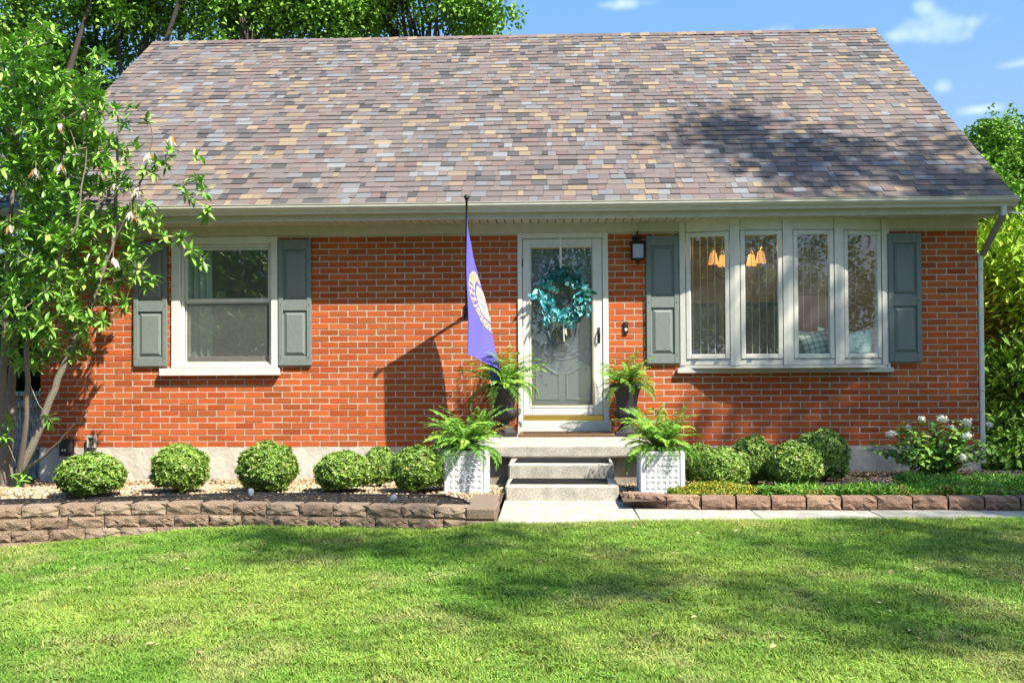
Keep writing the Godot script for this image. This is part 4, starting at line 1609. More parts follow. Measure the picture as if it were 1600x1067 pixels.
func build_fern(label: String, at: Vector3, count: int, size: float, sd: int, brown := 0) -> void:
	rng.seed = sd
	if fronds.is_empty():
		for k in 9:
			fronds.append(frond_mesh(rf(0.36, 0.52), [1.5, 1.35, 1.2, 1.0, 0.75, 0.45, 1.42, 1.1, 0.5][k], rf(0.060, 0.078), 60 + k, [Color(0.19, 0.39, 0.055), Color(0.29, 0.50, 0.075), Color(0.13, 0.28, 0.045)][k % 3]))
		fronds.append(frond_mesh(0.40, 0.8, 0.055, 90, Color(0.36, 0.20, 0.06)))
	var f := thing("boston_fern", label, "fern", "potted ferns by the steps", at)
	for k in count:
		var a := TAU * k * 0.381966 + rf(-0.2, 0.2)
		var v := k % 9 if k >= brown else 9
		part("frond", fronds[v], mats.dull_leaf, f, Transform3D((Basis(Vector3.UP, a) * Basis.from_euler(Vector3(rf(-0.45, 0.45), 0, rf(-0.3, 0.12)))).scaled(Vector3.ONE * size * rf(0.6, 1.15)), Vector3(cos(a), 0, -sin(a)) * rf(0.0, 0.06)))

# ---------------------------------------------------------------- clipped boxwoods
var box_kinds := []

func boxwood_foliage(sd: int) -> Array:
	rng.seed = sd
	var f := FastNoiseLite.new()
	f.seed = sd; f.frequency = 1.6; f.fractal_octaves = 3
	var lg := Geo.new()
	for q in 3:      # a tiny sprig of three leaves
		leaf2(lg, 0.026, 0.017, 0.2, 0.2, Color.WHITE, Transform3D(look_basis(Vector3(cos(q * 2.1), 0.45, sin(q * 2.1)), 0.0), Vector3.ZERO))
	var xf := []
	var cols := PackedColorArray()
	for k in 8600:
		var d := gauss().normalized()
		if d.y < -0.75: continue
		var lump := 1.0 + 0.16 * f.get_noise_3dv(d * 1.2) + 0.10 * f.get_noise_3dv(d * 4.5)
		var r := lump * (1.0 - 0.45 * pow(rng.randf(), 1.8)) + (rf(0.0, 0.09) if rng.randf() < 0.10 else 0.0)
		var p := Vector3(d.x, d.y if d.y > 0 else d.y * 0.95, d.z) * r
		var out := (d + gauss() * 0.45).normalized()
		var b := Basis(out.cross(Vector3(0.3, 0.9, 0.1)).normalized(), out, out.cross(Vector3(0.3, 0.9, 0.1)).normalized().cross(out)).rotated(out, rf(0, TAU))
		var s := rf(0.75, 1.35) / 0.26
		xf.append(Transform3D(b.scaled(Vector3.ONE * s), p))
		var c := Color(0.10, 0.20, 0.028).lerp(Color(0.27, 0.39, 0.06), rng.randf() * rng.randf() + 0.1)
		if rng.randf() < 0.045: c = Color(0.42, 0.38, 0.16)
		cols.append(c * rf(0.5, 1.5))
	return [lg, xf, cols]

func build_boxwoods() -> void:
	var spots := [   # pixel box l, r, top, foot, height of ground, label
		[77, 180, 708, 786, 0.05, "round boxwood in front of the black flood light box"],
		[227, 315, 695, 778, 0.05, "round boxwood below the left sill end of the double hung window"],
		[365, 457, 691, 776, 0.05, "round boxwood standing behind the first grey spotlight"],
		[488, 576, 705, 777, 0.05, "round boxwood leftmost of the trio beside the white planter"],
		[563, 618, 699, 765, 0.03, "small boxwood tucked behind the trio beside the white planter"],
		[608, 694, 698, 777, 0.05, "round boxwood touching the white planter left of the steps"],
		[1068, 1122, 693, 758, 0.04, "dark boxwood half hidden behind the right planter fern"],
		[1090, 1174, 700, 772, 0.05, "boxwood rising behind the yellow green sedum"],
		[1143, 1222, 683, 763, 0.03, "boxwood against the wall under the left half of the bow window"],
		[1207, 1292, 690, 769, 0.05, "round boxwood standing in front of its two neighbours under the bow window"],
		[1253, 1333, 672, 754, 0.02, "tall boxwood at the end of the row nearest the hydrangea"]]
	for k in 3: box_kinds.append(boxwood_foliage(300 + k))
	var mm := []
	for k in 3:
		var m := baked(box_kinds[k][0], box_kinds[k][1], box_kinds[k][2])
		mm.append(m)
	var core := Geo.new()
	for k in 90:
		var d := gauss().normalized()
		if d.y < -0.5: d.y = -d.y
		var mid := d * 0.4 + Vector3(0, -0.35, 0) + gauss() * 0.06
		core.tube([Vector3(0, -0.95, 0) + Vector3(d.x, 0, d.z) * 0.05, mid, d * rf(0.75, 0.92)], [0.035, 0.022, 0.010], 4, Color.WHITE, false)
	var core_mesh := core.mesh()
	var core_mat := mat("boxwood_twigs", Color(0.17, 0.135, 0.09), 0.95)
	for k in spots.size():
		var s: Array = spots[k]
		var foot := on_y((s[0] + s[1]) * 0.5, s[3], s[4])
		var m := ppm(foot)
		var rx: float = (s[1] - s[0]) / m * 0.5
		foot.z -= rx * 0.55
		m = ppm(foot)
		rx = (s[1] - s[0]) / m * 0.5 * 0.96
		var gy := bed_y(foot.x, foot.z)
		var top := on_z(0.5 * (s[0] + s[1]), s[2], foot.z - 0.05).y
		var ry := (top - gy) * 0.5 * 1.0
		var o := thing("boxwood_shrub", s[5], "shrub", "clipped boxwoods along the house", Vector3(foot.x, gy, foot.z))
		part("foliage", mm[k % 3], mats.leaf, o, Transform3D(Basis.from_euler(Vector3(0.12 * sin(k * 2.3), k * 1.7, 0.12 * cos(k * 1.9))).scaled(Vector3(rx, ry, rx)), Vector3(0, ry * 0.98, 0)))
		part("inner_twigs", core_mesh, core_mat, o, Transform3D(Basis().scaled(Vector3(rx, ry, rx)), Vector3(0, ry * 0.98, 0)))
		var g := Geo.new()
		g.tube([Vector3(0, -0.02, 0), Vector3(0.01, ry * 0.6, 0)], [0.02, 0.015], 6)
		part("stem", g, mats.dark_bark, o)

func build_ground_cover() -> void:
	var sprig := Geo.new()
	for q in 7:
		var a := q * 2.4
		leaf2(sprig, 0.028, 0.009, 0.1, 0.2, Color.WHITE, Transform3D(look_basis(Vector3(cos(a), 0.9 - q * 0.03, sin(a)), 0.3), Vector3(0, q * 0.004, 0)))
		# yellow-green sedum
	var xf := []
	var cols := PackedColorArray()
	for k in 4600:
		var x := 1.42 + rng.randfn() * 0.24
		var z := 2.50 + rng.randfn() * 0.11
		if x < 1.02 or x > 2.0 or z > 2.74 or z < 2.1: continue
		var hill := 0.075 * exp(-pow((x - 1.42) / 0.33, 2) - pow((z - 2.45) / 0.22, 2))
		xf.append(Transform3D(Basis.from_euler(Vector3(rf(-0.5, 0.5), rf(0, TAU), rf(-0.5, 0.5))).scaled(Vector3.ONE * rf(0.8, 1.5)), Vector3(x, bed_y(x, z) + hill * rf(0.3, 1.0), z)))
		var c := Color(0.25, 0.28, 0.035).lerp(Color(0.38, 0.29, 0.035), rng.randf())
		if rng.randf() < 0.35: c = Color(0.15, 0.23, 0.035)
		cols.append(c * rf(0.8, 1.2))
	var s := part("sedum", baked(sprig, xf, cols), mats.dull_leaf, self)
	s.set_meta("kind", "stuff")
	tag(s, "yellow green sedum mound beside the right white planter", "ground cover")
	# green creeping cover
	xf = []
	cols = PackedColorArray()
	var f := FastNoiseLite.new()
	f.seed = 8; f.frequency = 1.5
	for k in 17000:
		var x := rf(1.75, 7.0)
		var z := 2.74 - absf(rng.randfn()) * (0.13 + 0.16 * smoothstep(2.6, 4.2, x))
		if x > 3.3: z = rf(1.35, 2.76)
		if z < 1.2: continue
		var hill := 0.05 + 0.05 * f.get_noise_2d(x * 2, z * 2)
		xf.append(Transform3D(Basis.from_euler(Vector3(rf(-0.7, 0.7), rf(0, TAU), rf(-0.7, 0.7))).scaled(Vector3.ONE * rf(0.8, 1.7)), Vector3(x, bed_y(x, z) + hill * rf(0.1, 1.0), z)))
		var c := Color(0.09, 0.23, 0.035).lerp(Color(0.20, 0.35, 0.05), rng.randf())
		if f.get_noise_2d(x * 1.4 + 9, z * 3) > 0.28 and rng.randf() < 0.6: c = Color(0.26, 0.24, 0.06)
		cols.append(c * rf(0.75, 1.25))
	var gc := part("ground_cover", baked(sprig, xf, cols), mats.dull_leaf, self)
	gc.set_meta("kind", "stuff")
	tag(gc, "low green creeping plants spilling over the brown block edging", "ground cover")

func build_hydrangea() -> void:
	rng.seed = 77
	var base := on_y(1468, 742, 0.02)
	base.y = bed_y(base.x, base.z)
	var h := thing("hydrangea_bush", "leafy hydrangea with white flower heads at the house corner", "shrub", "", base)
	var stems := Geo.new()
	var lg := Geo.new()
	leaf_shape(lg, 0.085, 0.042, 0.2, 0.3, Color.WHITE)
	var xf := []
	var cols := PackedColorArray()
	var tips := []
	for k in 46:
		var a := rf(0, TAU)
		var spread := rf(0.15, 0.56) 
		var top := Vector3(cos(a) * spread * 1.15, rf(0.32, 0.60) - spread * 0.15, sin(a) * spread * 0.75)
		var mid := Vector3(top.x * 0.35, top.y * 0.5, top.z * 0.35)
		stems.tube([Vector3(rf(-0.06, 0.06), -0.01, rf(-0.05, 0.05)), mid, top], [0.006, 0.0045, 0.003], 5, Color(0.75, 0.45, 0.35))
		tips.append(top)
		for q in 44:
			var u := rf(0.25, 1.05)
			var p := (mid.lerp(top, (u - 0.5) * 2.0) if u > 0.5 else mid * u * 2.0) + gauss() * 0.03
			var b := rf(0, TAU)
			xf.append(Transform3D(look_basis(Vector3(cos(b), rf(-0.5, 0.5), sin(b)), rf(-0.4, 0.4)).scaled(Vector3.ONE * rf(0.6, 1.15)), p))
			cols.append(Color(0.17, 0.34, 0.06).lerp(Color(0.36, 0.52, 0.12), rng.randf() * rng.randf()) * rf(0.8, 1.2))
	part("stems", stems, mats.bark, h)
	part("leaves", baked(lg, xf, cols), mats.dull_leaf, h).set_meta("kind", "stuff")
	var petal := Geo.new()
	for q in 4:
		var a := TAU * q / 4
		petal.quad(Vector3.ZERO, Vector3(cos(a - 0.5), 0.2, sin(a - 0.5)) * 0.008, Vector3(cos(a), 0.35, sin(a)) * 0.014, Vector3(cos(a + 0.5), 0.2, sin(a + 0.5)) * 0.008)
	for hd in [[1473, 655, 0.06, 0.2], [1512, 660, 0.075, 0.15], [1513, 681, 0.07, 0.3], [1392, 678, 0.065, 0.15], [1441, 655, 0.045, 0.0], [1420, 668, 0.035, 0.1], [1547, 664, 0.04, 0.0], [1488, 668, 0.04, -0.1], [1505, 715, 0.05, 0.3]]:
		var p := on_z(hd[0], hd[1], base.z + hd[3]) - base
		xf = []
		cols = PackedColorArray()
		for q in 110:
			var d := gauss().normalized()
			var r: float = hd[2] * (0.25 + 0.62 * rng.randf()) * (0.9 + 0.4 * sin(d.x * 5.0 + hd[0]) * cos(d.y * 6.0))
			xf.append(Transform3D(Basis(d.cross(Vector3(0.1, 0.2, 0.97)).normalized(), d, d.cross(Vector3(0.1, 0.2, 0.97)).normalized().cross(d)).scaled(Vector3.ONE * rf(0.8, 1.3)), p + Vector3(d.x, d.y * 0.85, d.z) * r))
			cols.append(Color(0.78, 0.79, 0.68) * rf(0.85, 1.08))
		part("flower_head", baked(petal, xf, cols), mats.petal, h)

# ---------------------------------------------------------------- pots
func build_pots() -> void:
	var urn := Geo.new()
	urn.lathe([Vector2(0.118, 0.052), Vector2(0.095, 0.075), Vector2(0.068, 0.105), Vector2(0.050, 0.135), Vector2(0.048, 0.150), Vector2(0.062, 0.158), Vector2(0.060, 0.166), Vector2(0.085, 0.178), Vector2(0.118, 0.205), Vector2(0.136, 0.235), Vector2(0.137, 0.262), Vector2(0.122, 0.285), Vector2(0.108, 0.292), Vector2(0.112, 0.300), Vector2(0.108, 0.308), Vector2(0.112, 0.34), Vector2(0.120, 0.40), Vector2(0.134, 0.46), Vector2(0.156, 0.515), Vector2(0.176, 0.532), Vector2(0.181, 0.540), Vector2(0.178, 0.550), Vector2(0.165, 0.552), Vector2(0.150, 0.535), Vector2(0.125, 0.50), Vector2(0.0, 0.495)], 48, Vector3.ZERO, Color.WHITE, 24, 0.17, 0.284, 0.006)
	var urn_mesh := urn.mesh()
	var foot := Geo.new()
	foot.bev(Vector3(-0.128, 0, -0.128), Vector3(0.128, 0.052, 0.128), 0.008)
	var foot_mesh := foot.mesh()
	var soil := Geo.new()
	soil.lathe([Vector2(0.15, 0.0), Vector2(0.10, 0.025), Vector2(0.0, 0.035)], 14)
	var soil_mesh := soil.mesh()
	for k in 2:
		var x: float = [-0.49, 0.825][k]
		var u := thing("garden_urn", ["dark grey pedestal urn behind the hanging flag", "dark grey pedestal urn under the doorbell side of the door"][k], "urn", "urns flanking the door", Vector3(x, 0.4005, 0.33))
		u.rotation.y = [0.1, -0.05][k]
		part("bowl", urn_mesh, mats.urn, u)
		part("plinth", foot_mesh, mats.urn, u)
		part("potting_soil", soil_mesh, mats.soil, u, Transform3D(Basis(), Vector3(0, 0.505, 0)))
	build_fern("fern spilling from the dark urn beside the flag", Vector3(-0.49, 0.925, 0.33), 62, 1.08, 401)
	build_fern("fern growing in the dark urn below the lantern", Vector3(0.825, 0.925, 0.33), 56, 0.88, 402)
	# white embossed cube planters
	var S := 0.375
	var body := Geo.new()
	body.bev(Vector3(-S / 2, 0, -S / 2), Vector3(S / 2, S * 0.98, S / 2), 0.006)
	var body_mesh := body.mesh()
	var rim := Geo.new()
	for sd in 4:
		var x := Transform3D(Basis(Vector3.UP, PI / 2 * sd), Vector3.ZERO)
		frame_shape(rim, -S / 2 + 0.0005, 0.002, S / 2 - 0.0005, S * 0.98 - 0.001, 0.034, 0.034, 0.034, 0.034, S / 2 - 0.004, S / 2 + 0.007, 0.004, x)
	var rim_mesh := rim.mesh()
	var relief := Geo.new()
	for sd in 4:
		var x := Transform3D(Basis(Vector3.UP, PI / 2 * sd), Vector3.ZERO)
		var c := (S - 0.08) / 6.0
		for i in 6:
			for j in 6:
				var m := Vector3(-S / 2 + 0.04 + c * (i + 0.5), 0.036 + c * (j + 0.5), S / 2)
				# petals of each small tile point to the centre of its group of four
				var to_c := Vector2(1.0 if i % 2 == 0 else -1.0, 1.0 if j % 2 == 0 else -1.0)
				for p in [[to_c * 0.5, -to_c * 0.75, 0.010], [Vector2(to_c.x, 0) * 0.9, Vector2(-to_c.x * 0.2, -to_c.y * 0.62), 0.008], [Vector2(0, to_c.y) * 0.9, Vector2(-to_c.x * 0.62, -to_c.y * 0.2), 0.008]]:
					var a: Vector2 = p[0] * c * 0.48
					var b: Vector2 = p[1] * c * 0.48
					var d := (b - a)
					var s = Vector2(-d.y, d.x).normalized() * p[2]
					var mid := (a + b) * 0.5
					var A := m + Vector3(a.x, a.y, 0.0)
					var B := m + Vector3(b.x, b.y, 0.0)
					var L := m + Vector3(mid.x + s.x, mid.y + s.y, 0.0)
					var R := m + Vector3(mid.x - s.x, mid.y - s.y, 0.0)
					var T := m + Vector3(mid.x, mid.y, 0.009)
					for q in [[A, R, T], [R, B, T], [B, L, T], [L, A, T]]:
						relief.tri(x * q[0], x * q[1], x * q[2])
	var relief_mesh := relief.mesh()
	for k in 2:
		var p := on_y([727.0, 1036.0][k], 773, 0.06)
		var at := Vector3(p.x, bed_y(p.x, p.z) - 0.002, p.z - S / 2)
		var pl := thing("cube_planter", ["white embossed cube planter beside the retaining wall corner", "white embossed cube planter next to the yellow green sedum"][k], "planter", "white cube planters", at)
		pl.rotation.y = [0.02, -0.02][k]
		part("box", body_mesh, mats.planter, pl)
		part("rim", rim_mesh, mats.planter, pl)
		part("relief", relief_mesh, mats.planter, pl).set_meta("kind", "stuff")
		var so := Geo.new()
		so.box(Vector3(-S / 2 + 0.03, S * 0.98, -S / 2 + 0.03), Vector3(S / 2 - 0.03, S * 0.98 + 0.012, S / 2 - 0.03))
		part("potting_soil", so, mats.soil, pl)
		build_fern(["fern with a few rusty fronds in the planter by the wall corner", "upright fern in the planter next to the sedum"][k], at + Vector3(0, S * 0.98 + 0.008, 0), [80, 80][k], [0.98, 1.02][k], 403 + k, [2, 1][k])

# ---------------------------------------------------------------- flag
const POLE_A := Vector3(-0.925, 1.755, 0.035)
const POLE_B := Vector3(-0.838, 2.845, 0.955)
const FLY := 1.50

func cloth(s: float, t: float) -> Vector3:      # s 0..1 from pole tip towards the wall, t 0..1 down the fly
	var hoist := POLE_A.lerp(POLE_B, lerpf(0.955, 0.37, s))
	var f := smoothstep(0.0, 0.62, s) * 1.0 - 0.10 * smoothstep(0.7, 1.0, s)
	var grow := pow(maxf(t, 0.0), 0.66)
	var x := hoist.x + 0.005 + 0.325 * grow * f - 0.015 * sin(t * 4.0) * (1 - s) + 0.02 * grow * sin(s * 9.0 + t * 2.0) * s + 0.012 * grow * sin(s * 21.0 + t * 3.0 + 0.5) + 0.006 * sin(t * 11.0 + s * 4.0) * grow
	var y := hoist.y - FLY * t * (1.0 - 0.16 * s) + 0.02 * sin(s * 5.0) * t + 0.05 * t * s
	var z := hoist.z + 0.05 * grow * sin(s * 7.0 + 0.6) * (0.3 + s) - 0.04 * grow
	return Vector3(x, y, z)

func cloth_normal(s: float, t: float) -> Vector3:
	var e := 0.01
	var ds := cloth(s + e, t) - cloth(s - e, t)
	var dt := cloth(s, t + e) - cloth(s, t - e)
	return dt.cross(ds).normalized()

func build_flag() -> void:
	var f := thing("house_flag", "blue state flag with white seal hanging from a black wall-mounted pole", "flag")
	var g := Geo.new()
	g.tube([POLE_A, POLE_B], [0.012, 0.011], 10)
	part("pole", g, mats.dark_metal, f)
	g = Geo.new()
	var up := (POLE_B - POLE_A).normalized()
	var prof := [Vector2(0.011, 0), Vector2(0.016, 0.01), Vector2(0.013, 0.02), Vector2(0.024, 0.035), Vector2(0.028, 0.05), Vector2(0.022, 0.068), Vector2(0.0, 0.078)]
	g.lathe(prof, 14)
	var sd := up.cross(Vector3.RIGHT).normalized()
	part("finial", g, mats.dark_metal, f, Transform3D(Basis(up.cross(sd) * -1.0, up, sd).orthonormalized(), POLE_B))
	g = Geo.new()
	g.bev(Vector3(-0.955, 1.68, 0.001), Vector3(-0.895, 1.83, 0.014), 0.004)
	g.tube([POLE_A - up * 0.03, POLE_A + up * 0.09], [0.02, 0.019], 10)
	part("bracket", g, mats.dark_metal, f)
	# cloth: rows run down the fly, columns run from the tip side to the wall side
	var rows := 60
	var cols := 44
	var pts := []
	for r in rows:
		for c in cols:
			pts.append(cloth(float(c) / (cols - 1), float(r) / (rows - 1)))
	g = Geo.new()
	g.sheet(pts, rows, cols, Color(0.115, 0.105, 0.50))
	var cl := part("cloth", g, mats.flag, f)
	g = Geo.new()
	for c in cols - 1:
		g.quad(cloth(float(c) / (cols - 1), 0.018), cloth(float(c + 1) / (cols - 1), 0.018), cloth(float(c + 1) / (cols - 1), -0.006), cloth(float(c) / (cols - 1), -0.006), Color(0.8, 0.8, 0.78))
	part("heading", g, mats.flag, cl)
	# seal: white disc with a gold ring, small figures, and lettering round it, printed through the cloth
	var W := 0.875
	var centre := Vector2(FLY * 0.5, W * 0.5)
	var lay := func(p: Vector2, off: float) -> Vector3:      # flag coordinates: x along the fly, y towards the top edge
		var s := 1.0 - p.y / W
		var t := p.x / FLY
		return cloth(s, t) + cloth_normal(s, t) * off
	g = Geo.new()
	for ring in [[0.0, 0.06, Color(0.74, 0.74, 0.72), 0.0030], [0.06, 0.12, Color(0.74, 0.74, 0.72), 0.0030], [0.12, 0.172, Color(0.74, 0.74, 0.72), 0.0030], [0.172, 0.182, Color(0.60, 0.42, 0.12), 0.0032]]:
		for k in 36:
			var a0 := TAU * k / 36
			var a1 := TAU * (k + 1) / 36
			var e0 := Vector2(cos(a0), sin(a0))
			var e1 := Vector2(cos(a1), sin(a1))
			g.quad(lay.call(centre + e0 * ring[0], ring[3]), lay.call(centre + e0 * ring[1], ring[3]), lay.call(centre + e1 * ring[1], ring[3]), lay.call(centre + e1 * ring[0], ring[3]), ring[2])
	part("seal", g, mats.flag, cl)
	g = Geo.new()
	var figures := [[Vector2(-0.055, 0.02), 0.026, 0.085, Color(0.35, 0.26, 0.20)], [Vector2(0.045, 0.02), 0.026, 0.085, Color(0.25, 0.27, 0.38)], [Vector2(-0.055, 0.085), 0.015, 0.02, Color(0.5, 0.34, 0.25)], [Vector2(0.045, 0.085), 0.015, 0.02, Color(0.5, 0.34, 0.25)], [Vector2(0.0, -0.10), 0.10, 0.012, Color(0.45, 0.33, 0.16)]]
	for q in figures:
		for k in 10:
			var a0 := TAU * k / 10
			var a1 := TAU * (k + 1) / 10
			g.tri(lay.call(centre + q[0], 0.0055), lay.call(centre + q[0] + Vector2(cos(a0) * q[1], sin(a0) * q[2]), 0.0055), lay.call(centre + q[0] + Vector2(cos(a1) * q[1], sin(a1) * q[2]), 0.0055), q[3])
	part("seal_figures", g, mats.flag, cl)
	var font := SystemFont.new()
	font.font_names = PackedStringArray(["Droid Serif"])
	g = Geo.new()
	put_ring_text(g, "COMMONWEALTH OF KENTUCKY", centre, 0.215, 0.090, 176.0, -4.0, font, lay, Color(0.74, 0.56, 0.26), true)
	part("lettering", g, mats.flag, cl)
	g = Geo.new()
	put_ring_text(g, "UNITED WE STAND", centre, 0.132, 0.022, 160.0, 20.0, font, lay, Color(0.25, 0.27, 0.45), true)
	put_ring_text(g, "DIVIDED WE FALL", centre, 0.160, 0.022, 205.0, 335.0, font, lay, Color(0.25, 0.27, 0.45), false)
	part("motto", g, mats.flag, cl)
	# goldenrod sprays under the seal
	g = Geo.new()
	for k in 22:
		for sgn in [-1.0, 1.0]:
			var a: float = deg_to_rad(270.0 + sgn * (6.0 + k * 3.0))
			var p: Vector2 = centre + Vector2(cos(a), sin(a)) * (0.27 + 0.025 * (k % 3))
			g.quad(lay.call(p + Vector2(-0.012, 0), 0.003), lay.call(p + Vector2(0, -0.01), 0.003), lay.call(p + Vector2(0.012, 0), 0.003), lay.call(p + Vector2(0, 0.01), 0.003), Color(0.62, 0.45, 0.05) if k % 2 else Color(0.10, 0.22, 0.05))
	part("goldenrod_print", g, mats.flag, cl)

func put_ring_text(g: Geo, text: String, centre: Vector2, radius: float, height: float, from_deg: float, to_deg: float, font: Font, lay: Callable, col: Color, tops_out: bool) -> void:
	var n := text.length()
	for k in n:
		if text[k] == " ": continue
		var tm := TextMesh.new()
		tm.text = text[k]
		tm.font = font
		tm.font_size = 64
		tm.pixel_size = height / 46.0
		tm.depth = 0.0
		tm.curve_step = 4.0
		var arr := tm.get_mesh_arrays()
		if arr.is_empty() or arr[Mesh.ARRAY_VERTEX] == null: continue
		var vs: PackedVector3Array = arr[Mesh.ARRAY_VERTEX]
		var ids: PackedInt32Array = arr[Mesh.ARRAY_INDEX]
		var a := deg_to_rad(lerpf(from_deg, to_deg, float(k) / (n - 1)))
		var out := Vector2(cos(a), sin(a))
		var up := out if tops_out else -out
		var right := Vector2(up.y, -up.x)
		var at := centre + out * (radius + height * 0.5)
		for q in range(0, ids.size(), 3):
			if absf(vs[ids[q]].z - vs[ids[q + 1]].z) > 1e-6: continue
			var p := []
			for w in 3:
				var vv := vs[ids[q + w]]
				p.append(lay.call(at + right * vv.x + up * vv.y, 0.0045))
			g.tri(p[0], p[1], p[2], col)

# ---------------------------------------------------------------- wreath and wall fittings
func build_wall_things() -> void:
	rng.seed = 55
	var c := on_z(880, 462, 0.075)
	var w := thing("door_wreath", "teal leaf wreath with tassels hanging on the storm door", "wreath", "", Vector3(c.x, c.y, 0.05))
	var g := Geo.new()
	var ring := []
	var rr := []
	for k in 25:
		ring.append(Vector3(cos(TAU * k / 24) * 0.215, sin(TAU * k / 24) * 0.225, 0.01))
		rr.append(0.014)
	g.tube(ring, rr, 6, Color(0.3, 0.25, 0.2), false)
	part("hoop", g, mats.bark, w)
	var lm := []
	var pal := [Color(0.03, 0.16, 0.17), Color(0.05, 0.26, 0.30), Color(0.10, 0.40, 0.46), Color(0.02, 0.10, 0.10), Color(0.20, 0.52, 0.60), Color(0.03, 0.20, 0.13)]
	for k in 6:
		var lg := Geo.new()
		leaf_shape(lg, 0.100, 0.052, 0.25, 0.25, pal[k])
		lm.append(lg.mesh())
	for k in 299:
		var a := rf(0, TAU)
		var rad := 0.222 + rng.randfn() * 0.047
		var p := Vector3(cos(a) * rad, sin(a) * rad, 0.022 + rf(0, 0.045))
		var tang := Vector3(-sin(a), cos(a), 0) * (1.0 if cos(a) > 0 else -1.0) * (-1.0 if sin(a) < 0.3 else 1.0)
		var dir := (tang * rf(0.3, 1.0) + Vector3(cos(a), sin(a), 0) * rf(-0.4, 0.8) + Vector3(0, 0, rf(0.0, 0.8)) + gauss() * 0.25).normalized()
		var left := cos(a) < -0.3 and sin(a) < 0.5
		var v := rng.randi() % 4
		if left or (sin(a) < -0.2 and rng.randf() < 0.35): v = [1, 2, 4, 2, 1][rng.randi() % 5]
		elif sin(a) > 0.5: v = [0, 3, 0, 1, 3][rng.randi() % 5]
		elif rng.randf() < 0.2: v = 5
		part("leaf", lm[v], mats.leaf, w, Transform3D(look_basis(dir, rf(-0.8, 0.8)).rotated(dir, PI / 2 * (1 if rng.randf() < 0.5 else -1)).scaled(Vector3.ONE * rf(0.65, 1.1)), p))
	for x in [-0.012, 0.0, 0.014]:
		g = Geo.new()
		var l := rf(0.17, 0.27)
		g.tube([Vector3(x + 0.02, -0.24, 0.06), Vector3(x + 0.012, -0.24 - l * 0.5, 0.05), Vector3(x + 0.02, -0.24 - l, 0.045)], [0.008, 0.005, 0.007], 6, Color(0.72, 0.66, 0.54))
		part("tassel", g, mats.fabric, w)
	var hk := thing("wreath_hanger", "pale metal strip over the storm door top holding the wreath", "hanger", "", Vector3(c.x - 0.025, c.y + 0.25, 0.016))
	g = Geo.new()
	g.bev(Vector3(-0.012, 0, -0.0015), Vector3(0.012, 2.568 - c.y - 0.25, 0.0015), 0.001, Color(0.7, 0.68, 0.6))
	part("strip", g, mats.fabric, hk)
	g = Geo.new()
	g.tube([Vector3(0, 0.01, 0), Vector3(0, -0.03, 0.004), Vector3(0, -0.045, 0.025), Vector3(0, -0.02, 0.045)], [0.004, 0.004, 0.004, 0.004], 6, Color(0.7, 0.68, 0.6))
	part("hook", g, mats.fabric, hk)
	# carriage lantern
	var p := on_z(995, 394, 0.09)
	var la := thing("wall_lantern", "bronze carriage lantern with frosted glass on the brick", "lantern", "", Vector3(p.x + 0.01, p.y, 0.0))
	g = Geo.new()
	g.bev(Vector3(-0.05, -0.02, 0.001), Vector3(0.05, 0.19, 0.018), 0.006)
	g.tube([Vector3(0, 0.14, 0.018), Vector3(0, 0.20, 0.04), Vector3(0, 0.235, 0.075), Vector3(0, 0.215, 0.10), Vector3(0, 0.17, 0.10)], [0.008, 0.008, 0.007, 0.007, 0.007], 8)
	part("bracket", g, mats.bronze, la)
	g = Geo.new()
	frame_shape(g, -0.072, -0.085, 0.072, 0.10, 0.013, 0.013, 0.016, 0.016, 0.155, 0.172)
	frame_shape(g, -0.072, -0.085, 0.072, 0.10, 0.013, 0.013, 0.016, 0.016, 0.030, 0.046)
	for x in [-0.072, 0.058]:
		for y in [-0.085, 0.084]:
			g.bev(Vector3(x, y, 0.046), Vector3(x + 0.014, y + 0.016, 0.155), 0.002)
	part("cage", g, mats.bronze, la)
	g = Geo.new()
	g.lathe([Vector2(0.118, 0.10), Vector2(0.075, 0.125), Vector2(0.03, 0.14), Vector2(0.022, 0.16), Vector2(0.0, 0.172)], 4, Vector3.ZERO)
	part("cap", g, mats.bronze, la, Transform3D(Basis(Vector3.UP, PI / 4), Vector3(0, 0, 0.10)))
	g = Geo.new()
	g.lathe([Vector2(0.0, -0.14), Vector2(0.014, -0.125), Vector2(0.01, -0.105), Vector2(0.05, -0.085)], 8)
	part("drop_finial", g, mats.bronze, la, Transform3D(Basis(), Vector3(0, 0, 0.10)))
	g = Geo.new()
	g.box(Vector3(-0.060, -0.070, 0.045), Vector3(0.060, 0.085, 0.158))
	part("frosted_glass", g, mat("frosted_glass", Color(0.30, 0.33, 0.40), 0.25), la)
	# doorbell
	p = on_z(978, 512, 0.0)
	var db := thing("doorbell", "small black video doorbell on the brick by the door", "doorbell", "", Vector3(p.x, p.y, 0.001))
	g = Geo.new()
	g.bev(Vector3(-0.025, -0.066, 0), Vector3(0.025, 0.066, 0.024), 0.006)
	part("body", g, mats.dark_metal, db)
	g = Geo.new()
	g.lathe([Vector2(0.016, 0), Vector2(0.016, 0.003), Vector2(0.012, 0.005), Vector2(0.0, 0.005)], 18, Vector3.ZERO, Color(0.7, 0.68, 0.62))
	part("button", g, mats.plain, db, Transform3D(Basis(Vector3.RIGHT, PI / 2), Vector3(0, -0.022, 0.024)))
	g = Geo.new()
	g.lathe([Vector2(0.010, 0), Vector2(0.010, 0.002), Vector2(0.0, 0.0035)], 16, Vector3.ZERO, Color(0.05, 0.05, 0.06))
	part("camera_lens", g, mats.plain, db, Transform3D(Basis(Vector3.RIGHT, PI / 2), Vector3(0, 0.036, 0.024)))
	# black flood light box and the weathered outlet at the left corner
	p = on_z(104, 699, 0.10)
